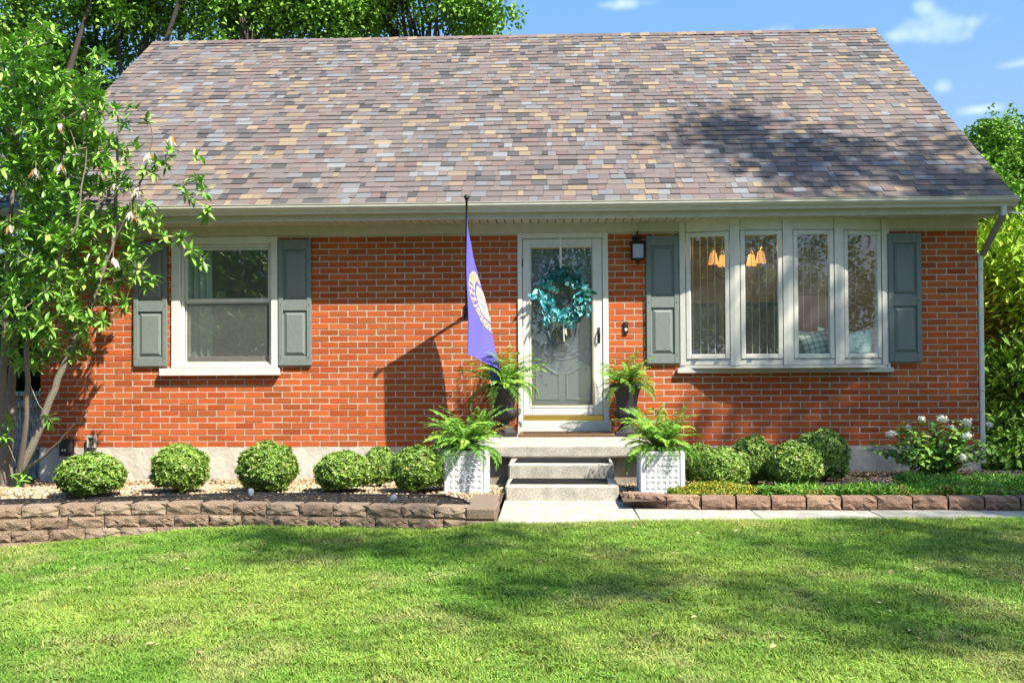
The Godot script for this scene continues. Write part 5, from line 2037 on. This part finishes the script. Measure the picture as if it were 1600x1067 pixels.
	var fl := thing("flood_light_box", "black cylinder light box on the foundation by the magnolia", "light box", "", Vector3(p.x, p.y, 0.11))
	g = Geo.new()
	g.lathe([Vector2(0.0, -0.09), Vector2(0.076, -0.09), Vector2(0.080, -0.08), Vector2(0.080, 0.082), Vector2(0.074, 0.09), Vector2(0.0, 0.09)], 20)
	part("housing", g, mats.dark_metal, fl)
	g = Geo.new()
	g.bev(Vector3(-0.03, -0.05, -0.109), Vector3(0.03, 0.05, -0.07), 0.004)
	part("mount", g, mats.dark_metal, fl)
	g = Geo.new()
	for x in [-0.018, 0.012]:
		g.bev(Vector3(x, -0.035, 0.076), Vector3(x + 0.016, -0.012, 0.082), 0.002, Color(0.55, 0.57, 0.6))
	part("sensor", g, mats.plain, fl)
	p = on_z(143, 690, 0.02)
	var ou := thing("outlet_box", "weathered grey outlet box on the brick near the foundation", "outlet", "", Vector3(p.x, p.y, 0.001))
	g = Geo.new()
	frame_shape(g, -0.05, -0.07, 0.05, 0.07, 0.018, 0.022, 0.028, 0.024, 0, 0.055, 0.006)
	part("case", g, mats.concrete, ou)
	g = Geo.new()
	g.box(Vector3(-0.033, -0.047, 0.001), Vector3(0.029, 0.043, 0.03), Color(0.65, 0.6, 0.5))
	part("socket", g, mats.concrete, ou)
	g = Geo.new()
	g.tube([Vector3(-0.02, -0.05, 0.03), Vector3(-0.05, -0.13, 0.03), Vector3(-0.13, -0.16, 0.04), Vector3(-0.20, -0.12, 0.05)], [0.004, 0.004, 0.004, 0.004], 5)
	part("cord", g, mats.dark_metal, ou)
	# two small spotlights in the mulch
	for k in 2:
		var q := on_y([391.0, 612.0][k], [782.0, 791.0][k], 0.085)
		var sp := thing("garden_spotlight", ["small grey garden spotlight in the mulch below the window shutter", "small grey garden spotlight in the mulch before the boxwood trio"][k], "spotlight", "garden spotlights in the mulch", Vector3(q.x, bed_y(q.x, q.z) + 0.01, q.z))
		g = Geo.new()
		g.tube([Vector3(0, -0.02, 0), Vector3(0, 0.03, 0)], [0.006, 0.006], 6)
		part("stake", g, mats.dark_metal, sp)
		g = Geo.new()
		g.lathe([Vector2(0.0, -0.025), Vector2(0.018, -0.012), Vector2(0.026, 0.012), Vector2(0.027, 0.032), Vector2(0.022, 0.045), Vector2(0.0, 0.048)], 16, Vector3.ZERO, Color(0.10, 0.12, 0.16))
		part("head", g, mats.plain, sp, Transform3D(Basis.from_euler(Vector3(-0.5 if k == 0 else -0.8, 0, 0.1 if k == 0 else -0.5)), Vector3(0, 0.05, 0)))
	# overhead service wire
	g = Geo.new()
	g.tube([Vector3(4.89, 2.80, 0.1), Vector3(8, 2.72, -1.0), Vector3(14, 3.0, -3.0), Vector3(24, 4.2, -6.0)], [0.008, 0.008, 0.008, 0.008], 6, Color(0.8, 0.8, 0.78))
	tag(part("service_wire", g, mats.plain, self), "thin pale service wire running from the eave to the trees", "wire")

# ---------------------------------------------------------------- fence at the left corner
func build_fence() -> void:
	var f := thing("board_fence", "weathered white board fence at the house corner behind the magnolia", "fence", "", Vector3(-5.80, -0.16, -0.30))
	var g := Geo.new()
	g.bev(Vector3(-0.075, 0, -0.03), Vector3(-0.012, 1.06, 0.05), 0.006)
	part("post", g, mats.fence_paint, f)
	for y in [0.36, 0.86]:
		g = Geo.new()
		g.bev(Vector3(-2.6, y, 0.001), Vector3(-0.078, y + 0.075, 0.035), 0.006)
		part("rail", g, mats.fence_paint, f)
	var board := Geo.new()
	board.bev(Vector3(0, 0.03, -0.02), Vector3(0.086, 0.99, 0.0), 0.004)
	var bm := board.mesh()
	for k in 27:
		part("board", bm, mats.fence_paint, f, Transform3D(Basis(Vector3.BACK, rf(-0.006, 0.006)), Vector3(-0.17 - k * 0.0905, rf(-0.01, 0.01), rf(-0.003, 0.0))))
	g = Geo.new()
	g.bev(Vector3(-2.6, 0.99, -0.05), Vector3(-0.078, 1.045, 0.045), 0.008)
	part("cap_rail", g, mats.fence_paint, f)

# ---------------------------------------------------------------- magnolia
func build_magnolia() -> void:
	rng.seed = 909
	var base := Vector3(-5.28, bed_y(-5.28, 1.45), 1.45)
	var m := thing("magnolia_tree", "multi-stemmed young magnolia with glossy leaves by the house corner", "tree")
	var stems := [   # photograph pixels and depth
		[[14, 772, 1.45, 0.045], [48, 700, 1.42, 0.040], [78, 625, 1.38, 0.036], [104, 556, 1.35, 0.032], [140, 480, 1.32, 0.026], [176, 380, 1.3, 0.021], [183, 280, 1.3, 0.016], [183, 165, 1.25, 0.008]],
		[[176, 380, 1.3, 0.018], [200, 330, 1.35, 0.015], [222, 280, 1.4, 0.011], [238, 215, 1.45, 0.004]],
		[[10, 770, 1.42, 0.05], [14, 660, 1.3, 0.043], [20, 560, 1.25, 0.036], [34, 450, 1.2, 0.029], [62, 370, 1.15, 0.022], [92, 290, 1.1, 0.016], [100, 170, 1.1, 0.006]],
		[[6, 770, 1.4, 0.045], [2, 640, 1.5, 0.038], [8, 480, 1.6, 0.03], [16, 330, 1.7, 0.02], [28, 200, 1.75, 0.013], [18, 60, 1.8, 0.004]],
		[[24, 768, 1.5, 0.030], [42, 650, 1.75, 0.026], [40, 540, 1.9, 0.022], [70, 440, 2.0, 0.017], [120, 350, 2.05, 0.012], [135, 230, 2.05, 0.005]],
		[[20, 750, 1.5, 0.018], [70, 712, 1.7, 0.014], [112, 668, 1.85, 0.006], [122, 655, 1.9, 0.003]],
		[[30, 520, 1.3, 0.022], [-40, 420, 1.6, 0.018], [-70, 300, 1.6, 0.012], [-70, 160, 1.7, 0.005]],
		[[140, 480, 1.32, 0.014], [180, 440, 1.5, 0.010], [205, 430, 1.6, 0.005]]]
	var bark := Geo.new()
	var anchors := []
	var ends := []
	for s in stems:
		var path := []
		var rad := []
		for k in s.size() - 1:
			var a := on_z(s[k][0], s[k][1], s[k][2])
			var b := on_z(s[k + 1][0], s[k + 1][1], s[k + 1][2])
			for q in 4:
				var u := q / 4.0
				path.append(a.lerp(b, u) + gauss() * 0.006)
				rad.append(lerpf(s[k][3], s[k + 1][3], u))
		path.append(on_z(s[-1][0], s[-1][1], s[-1][2]))
		rad.append(s[-1][3])
		bark.tube(path, rad, 8)
		for k in path.size():
			if path[k].y > 1.0: anchors.append(path[k])
		ends.append(path[-1])
	# whorl centres: dense clumps of the crown as pixel discs, then loose sprays
	var discs := [[20, 110, 55, 20], [60, 160, 60, 22], [120, 150, 45, 16], [25, 210, 60, 22], [100, 230, 60, 22], [160, 260, 45, 13], [30, 300, 60, 20], [90, 320, 55, 18], [150, 320, 45, 12], [35, 390, 55, 20], [110, 400, 50, 15], [60, 460, 60, 24], [130, 460, 45, 16], [185, 410, 38, 10], [40, 530, 48, 14], [110, 520, 40, 9], [-50, 200, 70, 22], [-60, 350, 70, 24], [-50, 480, 55, 14], [210, 350, 30, 6], [150, 100, 25, 4], [60, 60, 35, 7], [120, 195, 40, 10], [70, 260, 45, 12]]
	var whorls := []
	for d in discs:
		for k in int(d[3] * (3.0 if d[0] < 125 else 2.3)):
			var a := rf(0, TAU)
			var r: float = d[2] * sqrt(rng.randf())
			whorls.append(on_z(d[0] + cos(a) * r, d[1] + sin(a) * r, rf(0.35, 1.6) if d[0] > 95 and d[1] > 180 else rf(0.7, 2.25)))
	for s in [[205, 160, 1.5], [228, 180, 1.5], [245, 250, 1.6], [262, 262, 1.6], [270, 232, 1.6], [300, 272, 1.7], [315, 285, 1.7], [285, 290, 1.7], [322, 300, 1.75], [300, 310, 1.7], [320, 325, 1.8], [322, 340, 1.8], [240, 270, 1.6], [225, 262, 1.5], [230, 350, 1.7], [258, 368, 1.75], [285, 372, 1.8], [300, 392, 1.85], [312, 400, 1.85], [318, 408, 1.85], [280, 358, 1.8], [240, 385, 1.7], [218, 420, 1.75], [228, 450, 1.8], [240, 430, 1.8], [225, 330, 1.6], [160, 500, 1.7], [185, 485, 1.75], [200, 470, 1.75], [312, 243, 1.6], [80, 660, 1.85], [16, 660, 1.6], [10, 690, 1.6], [35, 745, 1.6], [28, 752, 1.7], [250, 345, 1.7], [205, 375, 1.6], [235, 315, 1.6], [170, 460, 1.7], [200, 400, 1.7], [178, 170, 1.35], [195, 190, 1.4], [208, 225, 1.45], [170, 215, 1.4], [150, 200, 1.5]]:
		whorls.append(on_z(s[0], s[1], s[2]))
	var twigs := Geo.new()
	var leaf_meshes := []
	var lt := [Color(0.155, 0.33, 0.045), Color(0.205, 0.40, 0.055), Color(0.10, 0.235, 0.035), Color(0.27, 0.45, 0.075)]
	for k in 4:
		var lg := Geo.new()
		leaf_shape(lg, 0.120, 0.042, 0.25, [0.10, 0.22, 0.30, 0.05][k], lt[k])
		leaf_meshes.append(lg.mesh())
	var white_leaf := Geo.new()
	leaf_shape(white_leaf, 0.120, 0.042, 0.22, 0.18, Color.WHITE)
	var pieces := []          # [transform, mesh index, whorl depth]
	whorls.sort_custom(func(a, b): return a.distance_squared_to(nearest(anchors, a)) < b.distance_squared_to(nearest(anchors, b)))
	for w in whorls:
		var n := nearest(anchors, w)
		var span: float = n.distance_to(w)
		var dir: Vector3 = (w - n).normalized() if span > 0.01 else Vector3.UP
		if span > 0.02:
			var mid: Vector3 = n.lerp(w, 0.5) + Vector3(0, -0.05 * span, 0) + gauss() * 0.03 * span
			twigs.tube([n, mid, w], [clampf(0.004 + span * 0.006, 0.004, 0.009), 0.004, 0.0028], 5)
			anchors.append(mid)
			anchors.append(w)
		var axis := (dir + Vector3(0, 0.7, 0.25) + gauss() * 0.25).normalized()
		var side := axis.cross(Vector3(0.31, 0.2, 0.93)).normalized()
		var cnt := 11 + rng.randi() % 5
		for k in cnt:
			var a := TAU * k / cnt + rf(-0.3, 0.3)
			var o := side.rotated(axis, a)
			var d := (o + axis * rf(-0.15, 0.9)).normalized()
			pieces.append([Transform3D(look_basis(d, rf(-0.45, 0.45)).scaled(Vector3.ONE * rf(0.68, 1.08)), w - axis * rf(0.0, 0.09)), rng.randi() % 4])
	part("trunk", bark, mats.bark, m)
	var crown := part("crown", twigs, mats.bark, m)
	# the 300 leaves nearest the viewer that stand in the picture are parts of their own
	var order := range(pieces.size())
	order.sort_custom(func(a, b): return pieces[a][0].origin.z - absf(pieces[a][0].origin.x + 4.2) * 0.25 > pieces[b][0].origin.z - absf(pieces[b][0].origin.x + 4.2) * 0.25)
	var xf := []
	var cols := PackedColorArray()
	for k in order.size():
		var pc: Array = pieces[order[k]]
		if k < 300:
			part("leaf", leaf_meshes[pc[1]], mats.leaf, crown, pc[0])
		else:
			xf.append(pc[0])
			cols.append(lt[pc[1]] * rf(0.8, 1.2))
	part("remaining_leaves", baked(white_leaf, xf, cols), mats.leaf, crown).set_meta("kind", "stuff")
	# faded bracts: bunches of dry pale leaves
	for s in [[268, 212, 1.5], [232, 238, 1.5], [192, 245, 1.35], [93, 190, 1.9], [95, 255, 2.0], [215, 292, 1.5], [204, 330, 1.6], [212, 335, 1.65], [55, 262, 2.1], [132, 172, 1.9], [176, 402, 1.8], [15, 350, 2.0], [180, 285, 1.5]]:
		var p := on_z(s[0], s[1], s[2])
		var g := Geo.new()
		for k in 9:
			var a := rf(0, TAU)
			var kk := rf(0.75, 1.1)
			leaf_shape(g, rf(0.09, 0.14), 0.032, 0.6, -0.1, (Color(0.62, 0.56, 0.46) if k > 1 else Color(0.35, 0.17, 0.05)) * Color(kk, kk, kk), Transform3D(look_basis(Vector3(cos(a) * 0.5, -1, sin(a) * 0.5), rf(0, 3)), Vector3.ZERO))
		g.tube([Vector3(0, 0.09, 0), Vector3.ZERO], [0.003, 0.004], 4, Color(0.3, 0.2, 0.12))
		part("dry_leaf_bunch", g, mats.petal, crown, Transform3D(Basis(), p))

func nearest(points: Array, p: Vector3) -> Vector3:
	var best: Vector3 = points[0]
	var bd := INF
	for q in points:
		var d: float = p.distance_squared_to(q)
		if d < bd:
			bd = d
			best = q
	return best

# ---------------------------------------------------------------- broad trees
func spray_geo(leaves: int, l: float, w: float, sd: int) -> Geo:
	var r := RandomNumberGenerator.new()
	r.seed = sd
	var g := Geo.new()
	for k in leaves:
		var d := Vector3(r.randfn(), r.randfn() * 0.6 - 0.2, r.randfn()).normalized()
		var p := Vector3(r.randfn(), r.randfn(), r.randfn()) * l * 0.75
		var kk := r.randf_range(0.75, 1.25)
		leaf2(g, l * r.randf_range(0.75, 1.2), w, 0.15, 0.25, Color(kk, kk, kk), Transform3D(look_basis(d, r.randf_range(-0.8, 0.8)), p))
	return g

# lobes: [centre, radii]; clusters of leaf sprays spread through them
func tree(called: String, label: String, group: String, base: Vector3, trunk_r: float, lobes: Array, clusters: int, per: int, spread: float, spray: Geo, tone_a: Color, tone_b: Color, sd: int, cat := "tree", fork := 0.35) -> Node3D:
	rng.seed = sd
	var t := thing(called, label, cat, group, base)
	var g := Geo.new()
	var mid := Vector3.ZERO
	for l in lobes: mid += l[0] - base
	mid /= lobes.size()
	var crotch := Vector3(mid.x * 0.3, mid.y * fork, mid.z * 0.3)
	g.tube([Vector3(0, -0.2, 0), crotch * 0.5 + Vector3(rf(-0.1, 0.1), 0, 0), crotch], [trunk_r * 1.25, trunk_r, trunk_r * 0.85], 10)
	var centres := []
	var weight := 0.0
	for l in lobes: weight += l[1].x * l[1].x
	for k in clusters:
		var pick := rng.randf() * weight
		var l: Array = lobes[0]
		for q in lobes:
			l = q
			pick -= q[1].x * q[1].x
			if pick <= 0: break
		var d := gauss().normalized() * pow(rng.randf(), 0.45)
		centres.append(l[0] - base + d * l[1])
	for k in mini(26, clusters):
		var e: Vector3 = centres[k]
		var j := crotch * rf(0.8, 1.0)
		var bend := j.lerp(e, 0.5) + Vector3(0, (e - j).length() * 0.10, 0) + gauss() * trunk_r
		var r0 := trunk_r * rf(0.25, 0.55)
		g.tube([j, bend, e], [r0, r0 * 0.6, r0 * 0.15], 6)
	part("trunk", g, mats.dark_bark, t)
	var xf := []
	var cols := PackedColorArray()
	for c in centres:
		var kk := rf(0.7, 1.3)
		var mixv := rng.randf()
		for q in per:
			var p: Vector3 = c + Vector3(rng.randfn(), rng.randfn() * 0.6, rng.randfn()) * spread
			if (p + base).y < (0.1 if trunk_r > 0.09 else -0.12): continue
			xf.append(Transform3D(Basis.from_euler(Vector3(rf(-0.5, 0.5), rf(0, TAU), rf(-0.5, 0.5))).scaled(Vector3.ONE * rf(0.8, 1.25)), p))
			cols.append(tone_a.lerp(tone_b, clampf(mixv * 0.7 + rf(-0.15, 0.45), 0, 1)) * kk * rf(0.85, 1.15))
	part("crown", baked(spray, xf, cols), mats.dull_leaf, t)
	return t

func build_trees() -> void:
	var maple := spray_geo(6, 0.125, 0.088, 1)
	var small := spray_geo(7, 0.085, 0.06, 4)
	var big := spray_geo(5, 0.24, 0.17, 2)
	var pinnate := spray_geo(9, 0.15, 0.05, 3)
	var ga := Color(0.11, 0.22, 0.035)
	var gb := Color(0.22, 0.39, 0.065)
	# behind the roof, left
	var z := -12.0
	var l1 := []
	for q in [[40, -20, 110], [150, 20, 90], [240, -60, 110], [90, 120, 80], [160, 110, 60], [20, 60, 80], [-80, 60, 120]]:
		var p := on_z(q[0], q[1], z + rf(-1.5, 1.5))
		l1.append([p, Vector3.ONE * (q[2] / ppm(p))])
	tree("maple_tree", "tall broad maple rising behind the left roof end", "trees behind the house", Vector3(on_z(200, 100, z).x, -0.2, z), 0.32, l1, 190, 34, 0.30, maple, ga, gb, 1001)
	z = -13.5
	var l2 := []
	for q in [[330, 10, 70], [420, 0, 75], [500, 30, 60], [480, -60, 90], [560, -10, 60], [370, -70, 90]]:
		var p := on_z(q[0], q[1], z + rf(-1.5, 1.5))
		l2.append([p, Vector3.ONE * (q[2] / ppm(p))])
	tree("maple_tree", "dense bright maple behind the middle of the roof ridge", "trees behind the house", Vector3(on_z(400, 100, z).x, -0.2, z), 0.28, l2, 150, 34, 0.30, maple, ga * 1.1, gb * 1.1, 1002)
	z = -14.5
	var l3 := []
	for q in [[610, 10, 45], [680, -30, 60], [730, 25, 34], [760, 10, 25], [620, -60, 60], [745, 45, 18]]:
		var p := on_z(q[0], q[1], z + rf(-1, 1))
		l3.append([p, Vector3.ONE * (q[2] / ppm(p))])
	tree("open_tree", "thin open tree with bare forked limbs above the ridge", "trees behind the house", Vector3(on_z(660, 100, z).x, -0.2, z), 0.20, l3, 75, 26, 0.30, maple, ga * 1.1, gb * 1.15, 1003, "tree", 0.72)
	# right of the house
	z = -9.0
	var l4 := []
	for q in [[1560, 235, 40], [1600, 290, 60], [1530, 300, 40], [1650, 250, 70], [1550, 350, 50], [1620, 370, 60], [1545, 215, 22], [1700, 330, 80]]:
		var p := on_z(q[0], q[1], z + rf(-1.0, 1.0))
		l4.append([p, Vector3.ONE * (q[2] / ppm(p))])
	tree("oak_tree", "mid green tree beyond the downspout corner", "trees right of the house", Vector3(on_z(1640, 500, z).x, -0.2, z), 0.25, l4, 280, 34, 0.22, small, ga * 1.05, gb * 1.0, 1004)
	z = -4.0
	var l5 := []
	for q in [[1570, 430, 45], [1600, 400, 45], [1640, 450, 60], [1560, 480, 45], [1620, 520, 70], [1580, 560, 60], [1550, 400, 20]]:
		var p := on_z(q[0], q[1], z + rf(-0.6, 0.6))
		l5.append([p, Vector3.ONE * (q[2] / ppm(p))])
	tree("sumac_bush", "bright yellow green feathery bush beside the house corner", "bushes right of the house", Vector3(on_z(1610, 700, z).x, -0.2, z), 0.10, l5, 190, 22, 0.16, pinnate, Color(0.20, 0.36, 0.04), Color(0.40, 0.52, 0.06), 1005, "bush")
	z = -3.2
	var l6 := []
	for q in [[1560, 620, 55], [1600, 640, 60], [1650, 600, 70], [1570, 690, 45], [1620, 710, 50], [1700, 660, 70], [1565, 728, 22], [1600, 733, 26], [1640, 735, 30]]:
		var p := on_z(q[0], q[1], z + rf(-0.6, 0.6))
		l6.append([p, Vector3.ONE * (q[2] / ppm(p))])
	tree("dark_bush", "dark green bush mass low beside the house corner", "bushes right of the house", Vector3(on_z(1610, 730, z).x, -0.2, z), 0.08, l6, 230, 24, 0.16, pinnate, Color(0.07, 0.16, 0.03), Color(0.17, 0.29, 0.05), 1006, "bush")
	z = -0.9
	var l8 := []
	for q in [[1562, 728, 20], [1592, 726, 24], [1625, 722, 30], [1600, 705, 22], [1680, 715, 40]]:
		var p := on_z(q[0], q[1], z + rf(-0.3, 0.3))
		l8.append([p, Vector3.ONE * (q[2] / ppm(p))])
	tree("low_shrub", "low leafy shrub at the foot of the bushes past the hydrangea", "", Vector3(on_z(1605, 740, z).x, -0.16, z), 0.03, l8, 90, 20, 0.08, small, Color(0.08, 0.19, 0.035), Color(0.20, 0.33, 0.06), 1010, "bush")
	# left beyond the fence: dark hedge
	z = -3.0
	var l7 := []
	for q in [[30, 560, 60], [-40, 500, 80], [60, 520, 35], [-30, 620, 60], [20, 470, 60], [-100, 420, 90]]:
		var p := on_z(q[0], q[1], z)
		l7.append([p, Vector3.ONE * (q[2] / ppm(p))])
	tree("dark_hedge", "dark evergreen hedge beyond the white fence", "", Vector3(on_z(0, 700, z).x, -0.2, z), 0.1, l7, 170, 22, 0.18, maple, Color(0.02, 0.045, 0.012), Color(0.05, 0.09, 0.02), 1007, "hedge")
	# out of the picture: the street tree whose crown shades lawn and bed on the right, and what the windows mirror
	tree("street_tree", "tall street tree standing in the front yard right of the walk", "", Vector3(13.5, -0.4, 13.0), 0.4, shade_lobes(), 150, 20, 0.32, maple, ga, gb, 1008)
	var far := [[-12, 25, 8.0], [-20, 27, 9.0], [-6, 29, 8.5], [2, 31, 8.0], [11, 44, 7.0], [23, 46, 7.0], [31, 27, 8.0], [-27, 33, 9.0]]
	var words := ["before the driveway opposite", "beside the hedge opposite", "left of the neighbour house", "behind the neighbour house chimney", "behind the neighbour house roof", "at the neighbour garage", "beyond the neighbour garage", "at the far kerb bend"]
	for k in far.size():
		var f: Array = far[k]
		var c := Vector3(f[0], 0, f[1])
		var r: float = f[2]
		var yt := tree("yard_tree", "full leafy tree across the road " + words[k], "trees across the road", Vector3(f[0], -0.7, f[1]), 0.3, [[c + Vector3(0, r * 0.75, 0), Vector3(r * 0.7, r * 0.6, r * 0.7)], [c + Vector3(r * 0.3, r * 0.4, 0), Vector3(r * 0.6, r * 0.45, r * 0.6)], [c + Vector3(-r * 0.3, r * 0.45, -0.5), Vector3(r * 0.6, r * 0.45, r * 0.6)]], 170, 18, 0.6, big, ga * 0.8, gb * 0.8, 1100 + k)
		if k < 6:      # more of the same kind stand beyond the back yard, left and right of the house
			var spot: Vector3 = [Vector3(-17, -0.2, -9), Vector3(-25, -0.2, -14), Vector3(-33, -0.2, -6), Vector3(19, -0.2, -13), Vector3(28, -0.2, -17), Vector3(37, -0.2, -9)][k]
			var c2: Node3D = yt.duplicate()
			c2.name = numbered("back_yard_tree")
			add_child(c2)
			c2.position = spot
			tag(c2, "leafy back yard tree " + ["nearest the fence side of the house", "second beyond the fence side", "farthest beyond the fence side", "nearest past the downspout corner", "second past the downspout corner", "farthest past the downspout corner"][k], "tree", "trees beyond the back yard")
	build_neighbour()

# Crown lobes of the street tree. Each lobe is given by where its shadow lies (x, z on level ground) and its height.
func shade_lobes() -> Array:
	var out := []
	for s in [[-1.5, 4.15, 8.2, 0.35], [-0.4, 4.3, 8.6, 0.40], [0.5, 5.2, 8.8, 0.45], [1.5, 4.4, 8.3, 0.55], [2.9, 4.4, 8.9, 0.75], [3.5, 5.5, 9.3, 0.6], [-0.3, 5.9, 9.0, 0.35], [1.7, 5.9, 9.0, 0.35], [4.6, 3.6, 9.0, 0.9],
			[2.3, 1.3, 8.0, 0.5], [3.2, 1.7, 8.6, 0.7], [3.6, 2.5, 9.0, 0.7], [5.4, 0.5, 9.0, 0.9], [2.6, 0.3, 8.2, 0.6], [1.95, -0.2, 8.0, 0.5], [2.9, -0.45, 8.4, 0.75], [3.9, -0.5, 8.8, 0.95], [4.3, -0.9, 8.8, 0.8], [5.5, 2.4, 9.6, 1.1],
			[2.4, -1.7, 8.9, 0.65], [1.3, -2.1, 8.5, 0.5], [0.0, -2.9, 8.4, 0.4], [0.6, -2.4, 8.3, 0.35], [3.3, -2.7, 9.2, 0.5], [-0.5, -3.3, 8.4, 0.35], [2.0, -2.9, 8.6, 0.35]]:
		var h: float = s[2] * 1.6
		out.append([Vector3(s[0] - SUN.x / -SUN.y * h * 1.0, h, s[1] - SUN.z / -SUN.y * h), Vector3(s[3], s[3] * 0.75, s[3])])
	return out

func build_neighbour() -> void:
	var h := thing("neighbour_house", "low brown brick ranch house across the road with brown roof", "house", "", Vector3(17, -0.6, 33))
	var g := Geo.new()
	g.box(Vector3(-8, 0, -4), Vector3(8, 2.6, 4), Color(0.22, 0.12, 0.08))
	part("wall", g, mats.brick, h)
	g = Geo.new()
	for s in [1.0, -1.0]:
		var a := [Vector3(-8.6, 2.45, 4.6 * s), Vector3(8.6, 2.45, 4.6 * s), Vector3(8.6, 4.6, 0), Vector3(-8.6, 4.6, 0)]
		if s < 0: a.reverse()
		g.quad(a[0], a[1], a[2], a[3], Color(0.13, 0.09, 0.075))
	part("roof", g, mats.shingle, h)
	for k in 3:
		g = Geo.new()
		g.box(Vector3(-6.5 + k * 4.5, 0.9, -4.05), Vector3(-5.0 + k * 4.5, 2.1, -4.01), Color(0.06, 0.07, 0.08))
		part("window", g, mats.plain, h)

# ---------------------------------------------------------------- sky
func sky_cover() -> ImageTexture:
	var w := 2048
	var hgt := 1024
	var f := FastNoiseLite.new()
	f.seed = 12; f.frequency = 1.0; f.fractal_octaves = 5; f.fractal_gain = 0.55
	var data := PackedByteArray()
	data.resize(w * hgt * 4)
	data.fill(0)
	# small cumulus: directions of cloud puffs over the whole sky, the ones in the photograph among them
	var puffs := []
	for q in [[1462, 42, 62, 26], [1500, 34, 30, 12], [1425, 50, 40, 12], [1440, 12, 16, 14], [1470, 134, 14, 10], [1528, 169, 32, 6], [1215, 46, 26, 9], [1285, 46, 30, 7], [985, 4, 48, 7], [1590, 97, 26, 5]]:
		puffs.append([(cam_basis * Vector3((q[0] - 800.0) / FOCAL, -(q[1] - 533.5) / FOCAL, -1)).normalized(), q[2] / FOCAL, q[3] / FOCAL])
	rng.seed = 5
	for k in 70:
		var az := rf(0, TAU)
		var el := rf(0.12, 1.1)
		var d := Vector3(cos(el) * cos(az), sin(el), cos(el) * sin(az))
		if (cam_basis.inverse() * d).z < -0.86: continue
		puffs.append([d, rf(0.02, 0.09), rf(0.008, 0.03)])
	for p in puffs:
		var d: Vector3 = p[0]
		var az := atan2(d.x, -d.z)
		var el := asin(d.y)
		var ce := maxf(0.15, cos(el))
		var rx: float = p[1] / ce * 1.6
		var ry: float = p[2] * 1.6
		for y in range(int((0.5 - (el + ry) / PI) * hgt), int((0.5 - (el - ry) / PI) * hgt) + 2):
			if y < 0 or y >= hgt / 2 - 4: continue
			for x in range(int((az - rx) / TAU * w), int((az + rx) / TAU * w) + 2):
				var xx := posmod(x, w)
				var u: float = (x / float(w) * TAU - az) / (p[1] / ce)
				var e := (0.5 - float(y) / hgt) * PI
				var v: float = (e - el) / p[2]
				var n := f.get_noise_2d(x * 0.045, y * 0.075) * 0.9 + f.get_noise_2d(x * 0.15, y * 0.22) * 0.35
				var a := clampf((1.0 - u * u - v * v * (1.4 if v < 0 else 0.9) + n * 1.25 + f.get_noise_2d(x * 0.42, y * 0.5) * 0.35) * 0.62, 0, 1)
				if a <= 0: continue
				var o := (y * w + xx) * 4
				var old := data[o + 3] / 255.0
				data[o] = 255; data[o + 1] = 246; data[o + 2] = 240
				data[o + 3] = int(maxf(old, a) * 255)
	return ImageTexture.create_from_image(Image.create_from_data(w, hgt, false, Image.FORMAT_RGBA8, data))

func _ready() -> void:
	rng.seed = 1
	# camera
	var cam := Camera3D.new()
	cam.name = "camera"
	cam.keep_aspect = Camera3D.KEEP_HEIGHT
	cam.fov = rad_to_deg(2.0 * atan(533.5 / FOCAL))
	cam.near = 0.05
	cam.far = 1500.0
	cam.transform = Transform3D(cam_basis, EYE)
	add_child(cam)
	cam.current = true
	# sky, exposure
	var env := Environment.new()
	env.background_mode = Environment.BG_SKY
	var sky := Sky.new()
	var sm := ProceduralSkyMaterial.new()
	sm.sky_top_color = Color(0.032, 0.113, 0.258).linear_to_srgb()
	sm.sky_horizon_color = Color(0.180, 0.220, 0.255).linear_to_srgb()
	sm.sky_curve = 0.16
	sm.ground_bottom_color = Color(0.10, 0.11, 0.07).linear_to_srgb()
	sm.ground_horizon_color = Color(0.30, 0.36, 0.40).linear_to_srgb()
	sm.sun_angle_max = 60.0
	sm.sun_curve = 0.39
	sm.sky_cover = sky_cover()
	sm.sky_cover_modulate = Color(0.40, 0.40, 0.40, 1.0)
	sky.sky_material = sm
	env.sky = sky
	env.tonemap_mode = Environment.TONE_MAPPER_LINEAR
	env.tonemap_exposure = 4.0
	env.sdfgi_enabled = true
	env.ssao_enabled = true
	env.ssil_enabled = true
	var we := WorldEnvironment.new()
	we.name = "world_environment"
	we.environment = env
	add_child(we)
	# sun
	var sun := DirectionalLight3D.new()
	sun.name = "sun"
	sun.light_energy = 1.0
	sun.light_color = Color(1.0, 0.965, 0.895)
	sun.light_angular_distance = 0.53
	sun.shadow_enabled = true
	sun.basis = Basis.looking_at(SUN.normalized(), Vector3.UP)
	add_child(sun)

	make_materials()
	build_ground()
	build_house()
	build_hardscape()
	build_fence()
	build_pots()
	build_flag()
	build_wall_things()
	build_room_things()
	build_boxwoods()
	build_ground_cover()
	build_hydrangea()
	build_magnolia()
	build_trees()
	rng.seed = 44
	build_lawn()
